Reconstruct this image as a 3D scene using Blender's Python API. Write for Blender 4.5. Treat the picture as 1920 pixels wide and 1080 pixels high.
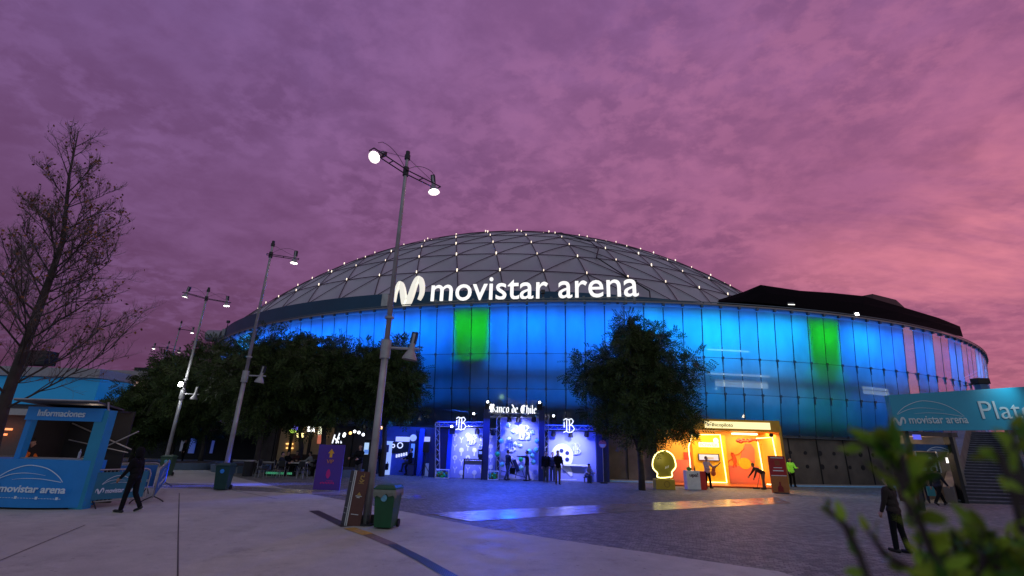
import bpy, math, random
import numpy as np
from mathutils import Vector, Matrix
for o in list(bpy.data.objects): bpy.data.objects.remove(o)
S = bpy.context.scene; COL = S.collection
R = math.radians; PI = math.pi

# ------------------------------------------------------------------ camera
FPX, PITCH, ROLL, CH = 873.83, R(18.347), R(1.734), 2.24
_c, _s = math.cos(ROLL), math.sin(ROLL)
_R = Vector((1, 0, 0)); _F = Vector((0, math.cos(PITCH), math.sin(PITCH))); _U = Vector((0, -math.sin(PITCH), math.cos(PITCH)))
CR = _R * _c + _U * _s; CU = _U * _c - _R * _s
CAMP = Vector((0, 0, CH))
cd = bpy.data.cameras.new('camera'); cam = bpy.data.objects.new('camera', cd); COL.objects.link(cam)
cd.sensor_width = 36; cd.lens = FPX / 1920 * 36; cd.clip_end = 2000; cd.clip_start = 0.05
M = Matrix.Identity(4)
for i in range(3):
    M[i][0] = CR[i]; M[i][1] = CU[i]; M[i][2] = -_F[i]; M[i][3] = CAMP[i]
cam.matrix_world = M
cd.dof.use_dof = True; cd.dof.focus_distance = 22; cd.dof.aperture_fstop = 1.3
S.camera = cam
S.render.resolution_x = 1024; S.render.resolution_y = 576
S.view_settings.view_transform = 'Standard'; S.view_settings.look = 'None'; S.view_settings.exposure = 0; S.view_settings.gamma = 1

def ray(x, y): return _F + CR * ((x - 960) / FPX) + CU * ((540 - y) / FPX)
def at(x, y, Y):
    "the point of the place that stands at depth Y"
    d = ray(x, y); return CAMP + d * (Y / d.y)
def gp(x, y):
    d = ray(x, y); t = -CH / d.z; return Vector((d.x * t, d.y * t, 0))
def oncyl(x, y, cx, cy, r):
    d = ray(x, y); a = d.x ** 2 + d.y ** 2; b = -2 * (d.x * cx + d.y * cy); c = cx * cx + cy * cy - r * r
    q = b * b - 4 * a * c
    t = (-b - math.sqrt(max(q, 0))) / (2 * a); return CAMP + d * t

def srgb(r, g, b):
    f = lambda v: v / 255 / 12.92 if v / 255 <= .04045 else ((v / 255 + .055) / 1.055) ** 2.4
    return (f(r), f(g), f(b), 1)

# ------------------------------------------------------------------ world: dusk sky with broken cloud
W = bpy.data.worlds.new('World'); S.world = W; W.use_nodes = True
nt = W.node_tree; nt.nodes.clear(); N = nt.nodes; L = nt.links
def nd(t, **k):
    n = N.new(t)
    for a, v in k.items(): setattr(n, a, v)
    return n
def math_(op, a, b=None, clamp=False):
    n = nd('ShaderNodeMath', operation=op, use_clamp=clamp)
    for i, v in enumerate((a, b)):
        if v is None: continue
        if isinstance(v, (int, float)): n.inputs[i].default_value = v
        else: L.new(v, n.inputs[i])
    return n.outputs[0]
def mixc(fac, a, b):
    n = nd('ShaderNodeMix', data_type='RGBA')
    for i, v in ((0, fac), (6, a), (7, b)):
        if isinstance(v, (int, float, tuple)): n.inputs[i].default_value = v
        else: L.new(v, n.inputs[i])
    return n.outputs[2]
def ss(v, a, b):
    n = nd('ShaderNodeMapRange', interpolation_type='SMOOTHSTEP'); L.new(v, n.inputs[0])
    n.inputs[1].default_value = a; n.inputs[2].default_value = b; return n.outputs[0]
tc = nd('ShaderNodeTexCoord'); sep = nd('ShaderNodeSeparateXYZ'); L.new(tc.outputs['Generated'], sep.inputs[0])
X, Y_, Z = sep.outputs
zz = math_('ADD', math_('MAXIMUM', Z, 0.0), .22)
px_ = math_('DIVIDE', X, zz); py_ = math_('DIVIDE', Y_, zz)
comb = nd('ShaderNodeCombineXYZ'); L.new(px_, comb.inputs[0]); L.new(py_, comb.inputs[1])
def noise(scale, detail, rough, dist=0, off=0, stretch=(1, 1, 1)):
    mp = nd('ShaderNodeMapping'); L.new(comb.outputs[0], mp.inputs[0]); mp.inputs['Scale'].default_value = stretch
    mp.inputs['Location'].default_value = (off, off * .7, off * .3); mp.inputs['Rotation'].default_value = (0, 0, .5)
    n = nd('ShaderNodeTexNoise'); n.inputs['Scale'].default_value = scale; n.inputs['Detail'].default_value = detail
    n.inputs['Roughness'].default_value = rough; n.inputs['Distortion'].default_value = dist
    L.new(mp.outputs[0], n.inputs[0]); return n.outputs[0]
right = ss(X, -.8, .95); up = ss(Z, .0, .75)
low = mixc(right, srgb(74, 40, 66), srgb(168, 84, 114))
mid = mixc(right, srgb(102, 66, 106), srgb(152, 84, 124))
low = mixc(ss(Z, .02, .42), low, mid)
hi = mixc(right, srgb(112, 84, 138), srgb(142, 92, 142))
base = mixc(ss(Z, .3, .85), low, hi)
big = ss(noise(.9, 5, .55, .3, 3.1, (1, 1.4, 1)), .38, .66)
fine = ss(noise(5.5, 8, .62, .25, 7.7, (1, 1.2, 1)), .36, .68)
mott = ss(noise(15, 8, .6, .15, 1.3, (1, 1.12, 1)), .42, .64)
dark = mixc(.6, base, srgb(84, 46, 84))
lite = mixc(.35, base, mixc(right, srgb(146, 108, 168), srgb(214, 124, 146)))
c1 = mixc(math_('MULTIPLY', big, .6), base, lite)
c2 = mixc(math_('MULTIPLY', math_('SUBTRACT', 1.0, fine), .55), c1, dark)
c3 = mixc(math_('MULTIPLY', math_('MULTIPLY', mott, ss(noise(1.7, 4, .5, .2, 9.1), .35, .6)), .62), c2, lite)
# the pink break low on the right
glow = math_('MULTIPLY', ss(X, .35, .8), ss(math_('ABSOLUTE', math_('SUBTRACT', Z, .3)), .26, .0))
c4 = mixc(math_('MULTIPLY', glow, math_('MULTIPLY', ss(noise(2.1, 5, .6, .2, 5.5, (.6, 1.6, 1)), .36, .66), .65)), c3, srgb(238, 136, 146))
# the half of the sky behind the camera is the bright blue-grey side of dusk
behind = ss(Y_, .15, -.5)
c5 = mixc(behind, c4, srgb(128, 142, 156))
sky = nd('ShaderNodeTexSky', sky_type='NISHITA'); sky.sun_disc = False; sky.sun_elevation = R(-1.5); sky.sun_rotation = R(70)
sk = nd('ShaderNodeVectorMath', operation='SCALE'); L.new(sky.outputs[0], sk.inputs[0]); sk.inputs['Scale'].default_value = .03
ad = nd('ShaderNodeVectorMath', operation='ADD'); hs = nd('ShaderNodeHueSaturation'); hs.inputs['Saturation'].default_value = .98; hs.inputs['Value'].default_value = 1.0; L.new(c5, hs.inputs['Color']); L.new(hs.outputs[0], ad.inputs[0]); L.new(sk.outputs[0], ad.inputs[1])
bg = nd('ShaderNodeBackground'); L.new(ad.outputs[0], bg.inputs[0]); bg.inputs[1].default_value = 1.13
out = nd('ShaderNodeOutputWorld'); L.new(bg.outputs[0], out.inputs[0])
# the last soft glow of the set sun, from behind right
sl = bpy.data.lights.new('sun', 'SUN'); sl.energy = .12; sl.angle = R(40); sl.color = (1, .62, .66)
so = bpy.data.objects.new('sun', sl); so.rotation_euler = (R(60), 0, R(50)); COL.objects.link(so)

# ------------------------------------------------------------------ materials
def mat(name, col, rough=.6, metal=0., var=.12, scale=6., emit=None, es=0., bump=0., spec=.5, coords='Object', bscale=None):
    m = bpy.data.materials.new(name); m.use_nodes = True; t = m.node_tree; b = t.nodes['Principled BSDF']
    b.inputs['Base Color'].default_value = col; b.inputs['Roughness'].default_value = rough; b.inputs['Metallic'].default_value = metal
    b.inputs['Specular IOR Level'].default_value = spec
    if var or bump:
        tx = t.nodes.new('ShaderNodeTexCoord'); n = t.nodes.new('ShaderNodeTexNoise'); n.inputs['Scale'].default_value = scale; n.inputs['Detail'].default_value = 5
        t.links.new(tx.outputs[coords], n.inputs[0])
        if var:
            r = t.nodes.new('ShaderNodeMapRange'); r.inputs[1].default_value = .25; r.inputs[2].default_value = .75; r.inputs[3].default_value = 1 - var; r.inputs[4].default_value = 1 + var
            t.links.new(n.outputs[0], r.inputs[0])
            v = t.nodes.new('ShaderNodeVectorMath'); v.operation = 'SCALE'; v.inputs[0].default_value = col[:3]; t.links.new(r.outputs[0], v.inputs['Scale'])
            t.links.new(v.outputs[0], b.inputs['Base Color'])
        if bump:
            n2 = n
            if bscale:
                n2 = t.nodes.new('ShaderNodeTexNoise'); n2.inputs['Scale'].default_value = bscale; t.links.new(tx.outputs[coords], n2.inputs[0])
            bp = t.nodes.new('ShaderNodeBump'); bp.inputs['Strength'].default_value = bump; bp.inputs['Distance'].default_value = .02
            t.links.new(n2.outputs[0], bp.inputs['Height']); t.links.new(bp.outputs[0], b.inputs['Normal'])
    if emit: b.inputs['Emission Color'].default_value = emit; b.inputs['Emission Strength'].default_value = es
    return m
def em(name, col, s):
    return mat(name, (.6, .6, .6, 1), .5, var=0, emit=col, es=s)
M_ = {}
def C(r, g, b, rough=.6, metal=0., **k):
    key = (r, g, b, rough, metal, tuple(sorted(k.items())))
    if key not in M_: M_[key] = mat('paint', srgb(r, g, b), rough, metal, **k)
    return M_[key]
steel = mat('galvanised_steel', (.36, .35, .36, 1), .45, .35, .25, 3)
darkmetal = mat('dark_metal', (.03, .03, .035, 1), .5, .3)
black = mat('black_cloth', (.006, .006, .008, 1), .9, spec=.2)
blackp = mat('black_paint', (.008, .008, .010, 1), .7)
white = mat('white_paint', (.75, .75, .75, 1), .5)

# ------------------------------------------------------------------ objects
def tag(o, label=None, cat=None, group=None, kind=None):
    if label: o['label'] = label
    if cat: o['category'] = cat
    if group: o['group'] = group
    if kind: o['kind'] = kind
    return o
def thing(name, label, cat, loc=(0, 0, 0), rz=0, group=None):
    o = bpy.data.objects.new(name, None); o.empty_display_size = .2; COL.objects.link(o)
    o.location = loc; o.rotation_euler = (0, 0, rz); return tag(o, label, cat, group)
class MB:
    def __init__(s): s.v = []; s.f = []; s.m = []; s.n = 0
    def add(s, vs, fs, mi=0):
        k = len(s.v); s.v += [tuple(v) for v in vs]; s.f += [tuple(i + k for i in f) for f in fs]; s.m += [mi] * len(fs); return s
    def box(s, c, d, rz=0, mi=0, rx=0, ry=0):
        cx, cy, cz = c; a, b, e = d[0] / 2, d[1] / 2, d[2] / 2
        m = Matrix.Rotation(rz, 3, 'Z') @ Matrix.Rotation(ry, 3, 'Y') @ Matrix.Rotation(rx, 3, 'X')
        vs = [m @ Vector((x * a, y * b, z * e)) + Vector(c) for z in (-1, 1) for x, y in ((-1, -1), (1, -1), (1, 1), (-1, 1))]
        return s.add(vs, [(3, 2, 1, 0), (4, 5, 6, 7), (0, 1, 5, 4), (1, 2, 6, 5), (2, 3, 7, 6), (3, 0, 4, 7)], mi)
    def span(s, a, b, mi=0):
        return s.box([(a[i] + b[i]) / 2 for i in range(3)], [abs(b[i] - a[i]) for i in range(3)], 0, mi)
    def tube(s, pts, r, n=8, mi=0, caps=True):
        pts = [Vector(p) for p in pts]; rs = r if isinstance(r, (list, tuple)) else [r] * len(pts)
        k = len(s.v); up = Vector((0, 0, 1)); rings = []
        prev = None
        for i, p in enumerate(pts):
            t = (pts[min(i + 1, len(pts) - 1)] - pts[max(i - 1, 0)])
            t = t.normalized() if t.length > 1e-9 else up
            a = (prev - t * prev.dot(t)) if prev is not None else (Vector((1, 0, 0)) if abs(t.x) < .9 else Vector((0, 1, 0)))
            a = (a - t * a.dot(t)).normalized(); b = t.cross(a); prev = a
            for j in range(n):
                w = 2 * PI * j / n; s.v.append(tuple(p + a * (rs[i] * math.cos(w)) + b * (rs[i] * math.sin(w))))
        for i in range(len(pts) - 1):
            for j in range(n):
                s.f.append((k + i * n + j, k + i * n + (j + 1) % n, k + (i + 1) * n + (j + 1) % n, k + (i + 1) * n + j)); s.m.append(mi)
        if caps:
            s.f.append(tuple(k + j for j in reversed(range(n)))); s.m.append(mi)
            s.f.append(tuple(k + (len(pts) - 1) * n + j for j in range(n))); s.m.append(mi)
        return s
    def ball(s, c, r, n=12, mi=0, sc=(1, 1, 1)):
        m = n // 2; vs = []; fs = []
        for i in range(1, m):
            th = PI * i / m
            for j in range(n):
                ph = 2 * PI * j / n; vs.append((c[0] + r * sc[0] * math.sin(th) * math.cos(ph), c[1] + r * sc[1] * math.sin(th) * math.sin(ph), c[2] + r * sc[2] * math.cos(th)))
        t = len(vs); vs += [(c[0], c[1], c[2] + r * sc[2]), (c[0], c[1], c[2] - r * sc[2])]
        for i in range(m - 2):
            for j in range(n): fs.append((i * n + j, (i + 1) * n + j, (i + 1) * n + (j + 1) % n, i * n + (j + 1) % n))
        for j in range(n): fs.append((t, j, (j + 1) % n)); fs.append((t + 1, (m - 2) * n + (j + 1) % n, (m - 2) * n + j))
        return s.add(vs, fs, mi)
    def prism(s, poly, y0, y1, mi=0):
        "polygon given in x,z, extruded along y"
        n = len(poly); vs = [(x, y0, z) for x, z in poly] + [(x, y1, z) for x, z in poly]
        return s.add(vs, [tuple(range(n)), tuple(reversed(range(n, 2 * n)))] + [(i, i + n, (i + 1) % n + n, (i + 1) % n) for i in range(n)], mi)
    def ribbon(s, pts, ws, y0, y1, mi=0, sub=6, closed=False):
        "a brush stroke in the x,z plane"
        P = [Vector((p[0], p[1])) for p in pts]; n = len(P); Q = []; Wd = []
        for i in range(n - 1):
            a, b, c_, d = P[max(i - 1, 0)], P[i], P[i + 1], P[min(i + 2, n - 1)]
            for j in range(sub):
                t = j / sub
                Q.append(.5 * ((2 * b) + (c_ - a) * t + (2 * a - 5 * b + 4 * c_ - d) * t * t + (3 * b - a - 3 * c_ + d) * t ** 3)); Wd.append(ws[i] + (ws[i + 1] - ws[i]) * t)
        Q.append(P[-1]); Wd.append(ws[-1]); Lf = []; Rt = []
        for i, q in enumerate(Q):
            t = (Q[min(i + 1, len(Q) - 1)] - Q[max(i - 1, 0)]).normalized(); nn = Vector((-t.y, t.x)) * Wd[i] / 2
            Lf.append(q + nn); Rt.append(q - nn)
        k = len(Q); vs = []
        for y in (y0, y1): vs += [(a.x, y, a.y) for a in Lf] + [(a.x, y, a.y) for a in Rt]
        fs = []
        for i in range(k - 1):
            fs.append((i, i + 1, k + i + 1, k + i)); fs.append((2 * k + i, 3 * k + i, 3 * k + i + 1, 2 * k + i + 1))
            fs.append((i, 2 * k + i, 2 * k + i + 1, i + 1)); fs.append((k + i, k + i + 1, 3 * k + i + 1, 3 * k + i))
        fs.append((0, k, 3 * k, 2 * k)); fs.append((k - 1, 3 * k - 1, 4 * k - 1, 2 * k - 1))
        return s.add(vs, fs, mi)
    def build(s, name, m, parent=None, smooth=False, bevel=0, label=None):
        me = bpy.data.meshes.new(name); me.from_pydata(s.v, [], s.f)
        for x in (m if isinstance(m, (list, tuple)) else [m]): me.materials.append(x)
        if any(s.m): me.polygons.foreach_set('material_index', s.m)
        if smooth: me.polygons.foreach_set('use_smooth', [True] * len(me.polygons))
        me.update(); o = bpy.data.objects.new(name, me); COL.objects.link(o)
        if parent: o.parent = parent
        if bevel:
            b = o.modifiers.new('bevel', 'BEVEL'); b.width = bevel; b.segments = 2; b.limit_method = 'ANGLE'
        if label: o['label'] = label
        return o
def ring_disc(n, r, z=0):
    return [(r * math.cos(2 * PI * i / n), r * math.sin(2 * PI * i / n), z) for i in range(n)]
def kids(o): return [x for x in bpy.data.objects if x.parent is o]
def copy_tree(o, parent=None):
    c = o.copy(); COL.objects.link(c); c.parent = parent
    for ch in kids(o): copy_tree(ch, c)
    return c
def light(name, kind, loc, energy, color, parent=None, aim=None, **k):
    d = bpy.data.lights.new(name, kind); d.energy = energy; d.color = color[:3]
    for a, v in k.items(): setattr(d, a, v)
    o = bpy.data.objects.new(name, d); COL.objects.link(o); o.location = loc
    if aim is not None: o.rotation_euler = (Vector(aim) - Vector(loc)).to_track_quat('-Z', 'Y').to_euler()
    if parent: o.parent = parent
    return o

def text_mesh(s, ext, off):
    cu = bpy.data.curves.new('t', 'FONT'); cu.body = s; cu.size = 1; cu.extrude = ext; cu.offset = off; cu.resolution_u = 4
    o = bpy.data.objects.new('t', cu); COL.objects.link(o)
    me = bpy.data.meshes.new_from_object(o, depsgraph=bpy.context.evaluated_depsgraph_get())
    bpy.data.objects.remove(o); bpy.data.curves.remove(cu); return me
def bbox(me):
    a = np.empty(len(me.vertices) * 3); me.vertices.foreach_get('co', a); a = a.reshape(-1, 3); return a.min(0), a.max(0)
def text(s, w, h, loc, m, parent, name='lettering', rz=0, ext=.02, off=.0, origin='c'):
    "writing of width w and height h standing at loc (its centre), facing -Y turned by rz"
    me = text_mesh(s, ext, off); lo, hi = bbox(me)
    sx = w / (hi[0] - lo[0]); sy = (h / (hi[1] - lo[1])) if h else sx
    me.transform(Matrix.Diagonal((sx, sy, 1, 1)) @ Matrix.Translation((-(lo[0] + hi[0]) / 2, -(lo[1] + hi[1]) / 2 if origin == 'c' else 0, 0)))
    me.transform(Matrix.Rotation(PI / 2, 4, 'X')); me.materials.clear(); me.materials.append(m)
    me.name = name; o = bpy.data.objects.new(name, me); COL.objects.link(o); o.location = loc; o.rotation_euler = (0, 0, rz); o.parent = parent; return o

def arena_logo(mb, x0, z0, w, h, y, t):
    "three thin curved lines like a domed roof"
    p = lambda a, b: (x0 + a * w, z0 + b * h)
    mb.ribbon([p(0, .05), p(.14, .55), p(.34, .93), p(.5, 1), p(.72, .82), p(.9, .4), p(1, 0)], [t * .6, t, t, t, t, t, t * .6], y - .004, y)
    mb.ribbon([p(0, .0), p(.18, .36), p(.36, .5), p(.55, .48), p(.72, .38)], [t * .7, t * .8, t * .7, t * .5, t * .2], y - .006, y - .0005)
    mb.ribbon([p(.25, .08), p(.45, .17), p(.7, .15), p(.98, -.01)], [t * .2, t * .6, t * .7, t * .7], y - .008, y - .001)
def m_logo(mb, x0, z0, w, h, y0, y1):
    p = lambda a, b: (x0 + a * w, z0 + b * h)
    mb.ribbon([p(.04, .22), p(.06, .6), p(.17, .84), p(.27, .66), p(.36, .30), p(.46, .10), p(.58, .34), p(.70, .80), p(.82, .93), p(.93, .72), p(.95, .42), p(.88, .2)],
              [w * k for k in (.03, .07, .12, .15, .17, .21, .17, .14, .15, .13, .10, .05)], y0, y1)

# ------------------------------------------------------------------ ground
def ground_mat(kind):
    m = bpy.data.materials.new(kind); m.use_nodes = True; t = m.node_tree; b = t.nodes['Principled BSDF']; n = t.nodes; l = t.links
    tx = n.new('ShaderNodeTexCoord')
    def nz(sc, det=6, rg=.6):
        q = n.new('ShaderNodeTexNoise'); q.inputs['Scale'].default_value = sc; q.inputs['Detail'].default_value = det; q.inputs['Roughness'].default_value = rg; l.new(tx.outputs['Object'], q.inputs[0]); return q.outputs[0]
    def rm(v, a, b_, c, d):
        q = n.new('ShaderNodeMapRange'); l.new(v, q.inputs[0])
        for i, x in enumerate((a, b_, c, d)): q.inputs[i + 1].default_value = x
        return q.outputs[0]
    def mul(a, b_):
        q = n.new('ShaderNodeMath'); q.operation = 'MULTIPLY'; l.new(a, q.inputs[0])
        if isinstance(b_, (int, float)): q.inputs[1].default_value = b_
        else: l.new(b_, q.inputs[1])
        return q.outputs[0]
    col = {'cobbles': (.19, .19, .18), 'concrete': (.39, .39, .355), 'band': (.30, .29, .28)}[kind]
    def spots(sc, lo, hi, dk, rnd_=1.):
        q = n.new('ShaderNodeTexVoronoi'); q.inputs['Scale'].default_value = sc; q.inputs['Randomness'].default_value = rnd_; l.new(tx.outputs['Object'], q.inputs[0]); return rm(q.outputs['Distance'], lo, hi, dk, 1)
    big = rm(nz(.35), .3, .7, .80, 1.15); med = rm(nz(2.5), .3, .7, .92, 1.08); fin = rm(nz(60, 3), .3, .7, .86, 1.14)
    f = mul(mul(big, med), fin)
    if kind == 'concrete':
        f = mul(mul(f, mul(spots(2.3, .05, .08, .6), spots(.7, .02, .05, .7))), rm(nz(.8, 8, .75), .54, .70, 1, .70)); f = mul(f, rm(nz(1.6, 10, .8), .36, .41, .74, 1))
    bp = n.new('ShaderNodeBump')
    if kind == 'cobbles':
        v = n.new('ShaderNodeTexBrick'); mp = n.new('ShaderNodeMapping'); mp.inputs['Rotation'].default_value = (0, 0, .35)
        dn = n.new('ShaderNodeTexNoise'); dn.inputs['Scale'].default_value = 1.3; l.new(tx.outputs['Object'], dn.inputs[0])
        av = n.new('ShaderNodeVectorMath'); av.operation = 'MULTIPLY_ADD'; l.new(dn.outputs['Color'], av.inputs[0]); av.inputs[1].default_value = (.22, .22, 0); l.new(tx.outputs['Object'], av.inputs[2])
        l.new(av.outputs[0], mp.inputs[0]); l.new(mp.outputs[0], v.inputs[0])
        v.inputs['Scale'].default_value = 1; v.inputs['Brick Width'].default_value = .17; v.inputs['Row Height'].default_value = .11; v.inputs['Mortar Size'].default_value = .012; v.inputs['Mortar Smooth'].default_value = .5
        v.inputs['Color1'].default_value = (.55, .55, .55, 1); v.inputs['Color2'].default_value = (1.35, 1.3, 1.25, 1); v.inputs['Mortar'].default_value = (.28, .28, .28, 1); v.offset = .5
        s0 = n.new('ShaderNodeVectorMath'); s0.operation = 'SCALE'; l.new(v.outputs[0], s0.inputs[0]); l.new(f, s0.inputs['Scale'])
        s1 = n.new('ShaderNodeVectorMath'); s1.operation = 'MULTIPLY'; l.new(s0.outputs[0], s1.inputs[0]); s1.inputs[1].default_value = col
        l.new(s1.outputs[0], b.inputs['Base Color'])
        inv = n.new('ShaderNodeMath'); inv.operation = 'SUBTRACT'; inv.inputs[0].default_value = 1; l.new(v.outputs['Fac'], inv.inputs[1])
        hh = n.new('ShaderNodeMath'); hh.operation = 'ADD'; l.new(inv.outputs[0], hh.inputs[0]); l.new(mul(nz(9, 3), .9), hh.inputs[1])
        l.new(hh.outputs[0], bp.inputs['Height']); bp.inputs['Strength'].default_value = .5; bp.inputs['Distance'].default_value = .012
        l.new(rm(nz(3), .3, .7, .55, .8), b.inputs['Roughness'])
    else:
        s1 = n.new('ShaderNodeVectorMath'); s1.operation = 'SCALE'; s1.inputs[0].default_value = col; l.new(f, s1.inputs['Scale']); 
        l.new(s1.outputs[0], b.inputs['Base Color'])
        l.new(nz(45, 4), bp.inputs['Height']); bp.inputs['Strength'].default_value = .25 if kind == 'concrete' else .12; bp.inputs['Distance'].default_value = .01
        l.new(rm(nz(1.5), .3, .7, *( (.6, .8) if kind == 'concrete' else (.16, .26))), b.inputs['Roughness'])
    l.new(bp.outputs[0], b.inputs['Normal']); return m
def sheet(name, pts, z, m, kind='structure'):
    o = MB().add([(p[0], p[1], z) for p in pts], [tuple(range(len(pts)))]).build(name, m); return tag(o, kind=kind)
sheet('ground', [(-700, -100), (700, -100), (700, 900), (-700, 900)], 0, ground_mat('cobbles'))
edge = [gp(*q) for q in ((345, 872), (435, 893), (573, 925), (739, 956), (917, 992), (1100, 1020), (1460, 1072))]
path = [(-60, gp(300, 868).y)] + [(p.x, p.y) for p in edge] + [(8, 3), (12, -6), (-60, -6)]
sheet('pavement', path, .006, ground_mat('concrete'))
bandm = ground_mat('band')
b0 = [gp(*q) for q in ((800, 963), (1130, 947), (1456, 933), (1484, 944), (1180, 960), (880, 978))]
sheet('paving_band', [(p.x, p.y) for p in b0], .012, bandm)
b1 = [gp(*q) for q in ((290, 906), (400, 909), (560, 918), (700, 922), (800, 929), (800, 938), (700, 932), (560, 926), (400, 917), (290, 914))]
sheet('paving_band', [(p.x, p.y) for p in b1], .011, bandm)
jm = mat('joint', (.05, .045, .045, 1), .9)
def strip(name, pxs, w, m, z=.010, kind='structure'):
    P = [gp(*q) for q in pxs]; v = []; f = []
    for i, p in enumerate(P):
        t = (P[min(i + 1, len(P) - 1)] - P[max(i - 1, 0)]).normalized(); nn = Vector((-t.y, t.x, 0)) * w / 2
        v += [(p + nn)[:2] + (z,), (p - nn)[:2] + (z,)]
    for i in range(len(P) - 1): f.append((2 * i, 2 * i + 2, 2 * i + 3, 2 * i + 1))
    return tag(MB().add(v, f).build(name, m), kind=kind)
strip('pavement_joint', [(336, 925), (334, 1000), (333, 1079), (331, 1300)], .025, jm)
strip('pavement_joint', [(395, 911), (450, 922), (520, 936)], .03, jm)
strip('pavement_joint', [(-200, 1120), (0, 1052), (160, 985)], .02, jm, .013)
gratem = bpy.data.materials.new('grating'); gratem.use_nodes = True
_t = gratem.node_tree; _b = _t.nodes['Principled BSDF']; _w = _t.nodes.new('ShaderNodeTexWave'); _x = _t.nodes.new('ShaderNodeTexCoord')
_w.inputs['Scale'].default_value = 8; _t.links.new(_x.outputs['Object'], _w.inputs[0]); _r = _t.nodes.new('ShaderNodeValToRGB'); _t.links.new(_w.outputs[0], _r.inputs[0])
_r.color_ramp.elements[0].color = (.012, .012, .014, 1); _r.color_ramp.elements[1].color = (.075, .075, .08, 1); _t.links.new(_r.outputs[0], _b.inputs['Base Color']); _b.inputs['Roughness'].default_value = .45; _b.inputs['Metallic'].default_value = .4
strip('drain_channel', [(588, 958), (615, 971), (650, 988)], .30, gratem, .012)
strip('tactile_strip', [(655, 991), (690, 1003)], .30, mat('yellow_worn', (.42, .26, .05, 1), .7, var=.4, scale=12), .016)
strip('drain_channel', [(690, 1003), (735, 1022)], .28, mat('worn_brick', (.16, .12, .10, 1), .8, var=.5, scale=14), .012)
strip('drain_channel', [(735, 1022), (790, 1050), (860, 1090), (960, 1150)], .24, gratem, .014)

# ------------------------------------------------------------------ arena
AC = Vector((10.45, 89.3)); R0 = 56.95
arena = thing('arena', 'large round arena with blue lit glass facade and shallow ribbed dome', 'arena', (AC.x, AC.y, 0))
def cyl(a, r, z): return (r * math.sin(a), -r * math.cos(a), z)         # local to the arena centre, a = 0 faces the plaza
tiers = [(56.95, 12.1), (56.5, 8.4), (56.3, 5.9), (55.9, 3.24)]
PA = R(1.42); A0 = R(-15.09)
def glass_mat(name, tint, gl=.06, refl=0):
    m = bpy.data.materials.new(name); m.use_nodes = True; t = m.node_tree; n = t.nodes; l = t.links; n.clear()
    o = n.new('ShaderNodeOutputMaterial'); tr = n.new('ShaderNodeBsdfTranslucent'); di = n.new('ShaderNodeBsdfDiffuse'); tp = n.new('ShaderNodeBsdfTransparent'); gg = n.new('ShaderNodeBsdfGlossy'); fr = n.new('ShaderNodeFresnel')
    tx = n.new('ShaderNodeTexCoord'); no = n.new('ShaderNodeTexNoise'); no.inputs['Scale'].default_value = .7; no.inputs['Detail'].default_value = 4
    mp = n.new('ShaderNodeMapping'); mp.inputs['Scale'].default_value = (1, 1, .5); l.new(tx.outputs['Object'], mp.inputs[0]); l.new(mp.outputs[0], no.inputs[0])
    r = n.new('ShaderNodeMapRange'); r.inputs[1].default_value = .3; r.inputs[2].default_value = .7; r.inputs[3].default_value = .78; r.inputs[4].default_value = 1.1; l.new(no.outputs[0], r.inputs[0])
    v = n.new('ShaderNodeVectorMath'); v.operation = 'SCALE'; v.inputs[0].default_value = tint; l.new(r.outputs[0], v.inputs['Scale']); l.new(v.outputs[0], tr.inputs[0])
    di.inputs[0].default_value = (.10, .13, .16, 1); tp.inputs[0].default_value = (.8, .9, 1, 1)
    m1 = n.new('ShaderNodeMixShader'); m1.inputs[0].default_value = .22; l.new(tr.outputs[0], m1.inputs[1]); l.new(di.outputs[0], m1.inputs[2])
    m2 = n.new('ShaderNodeMixShader'); m2.inputs[0].default_value = .24; l.new(m1.outputs[0], m2.inputs[1]); l.new(tp.outputs[0], m2.inputs[2])
    gg.inputs['Roughness'].default_value = gl; gg.inputs[0].default_value = (.85, .85, .85, 1); fr.inputs[0].default_value = 1.4
    bp = n.new('ShaderNodeBump'); bp.inputs['Strength'].default_value = .15; bp.inputs['Distance'].default_value = .05; l.new(no.outputs[0], bp.inputs['Height']); l.new(bp.outputs[0], gg.inputs['Normal'])
    m3 = n.new('ShaderNodeMixShader')
    if refl: m3.inputs[0].default_value = .72
    else: l.new(fr.outputs[0], m3.inputs[0])
    l.new(m2.outputs[0], m3.inputs[1]); l.new(gg.outputs[0], m3.inputs[2])
    l.new(m3.outputs[0], o.inputs[0]); return m
glassA = glass_mat('frosted_glass', (.82, .9, .95)); glassB = glass_mat('frosted_glass_clear', (.7, .8, .9), .03)
rnd = random.Random(4)
glassC = glass_mat('clear_reflecting_glass', (.5, .6, .7), .02, 1)
def azim(px, py): q = oncyl(px, py, AC.x, AC.y, R0); return math.atan2(q.x - AC.x, -(q.y - AC.y))
CLR = [(azim(1684, 608), azim(1708, 616)), (azim(1738, 622), azim(1776, 633)), (azim(1795, 640), azim(1826, 650)), (azim(1834, 655), azim(1842, 662))]
PANELS = range(-33, 62)
for i in PANELS:
    a0 = A0 + i * PA; a1 = a0 + PA; g = .0007; mb = MB()
    tw = rnd.uniform(-.012, .012)
    for (ra, za), (rb, zb) in zip(tiers[:-1], tiers[1:]):
        k = .012
        mb.add([cyl(a0 + g, rb + tw, zb + k), cyl(a1 - g, rb - tw, zb + k), cyl(a1 - g, ra - tw, za - k), cyl(a0 + g, ra + tw, za - k)], [(0, 1, 2, 3)])
    mb.build('glass_panel', glassC if any(u < a0 < w for u, w in CLR) else glassB if rnd.random() < .3 else glassA, arena)
mull = mat('mullion', (.09, .12, .15, 1), .4, .5)
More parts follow.
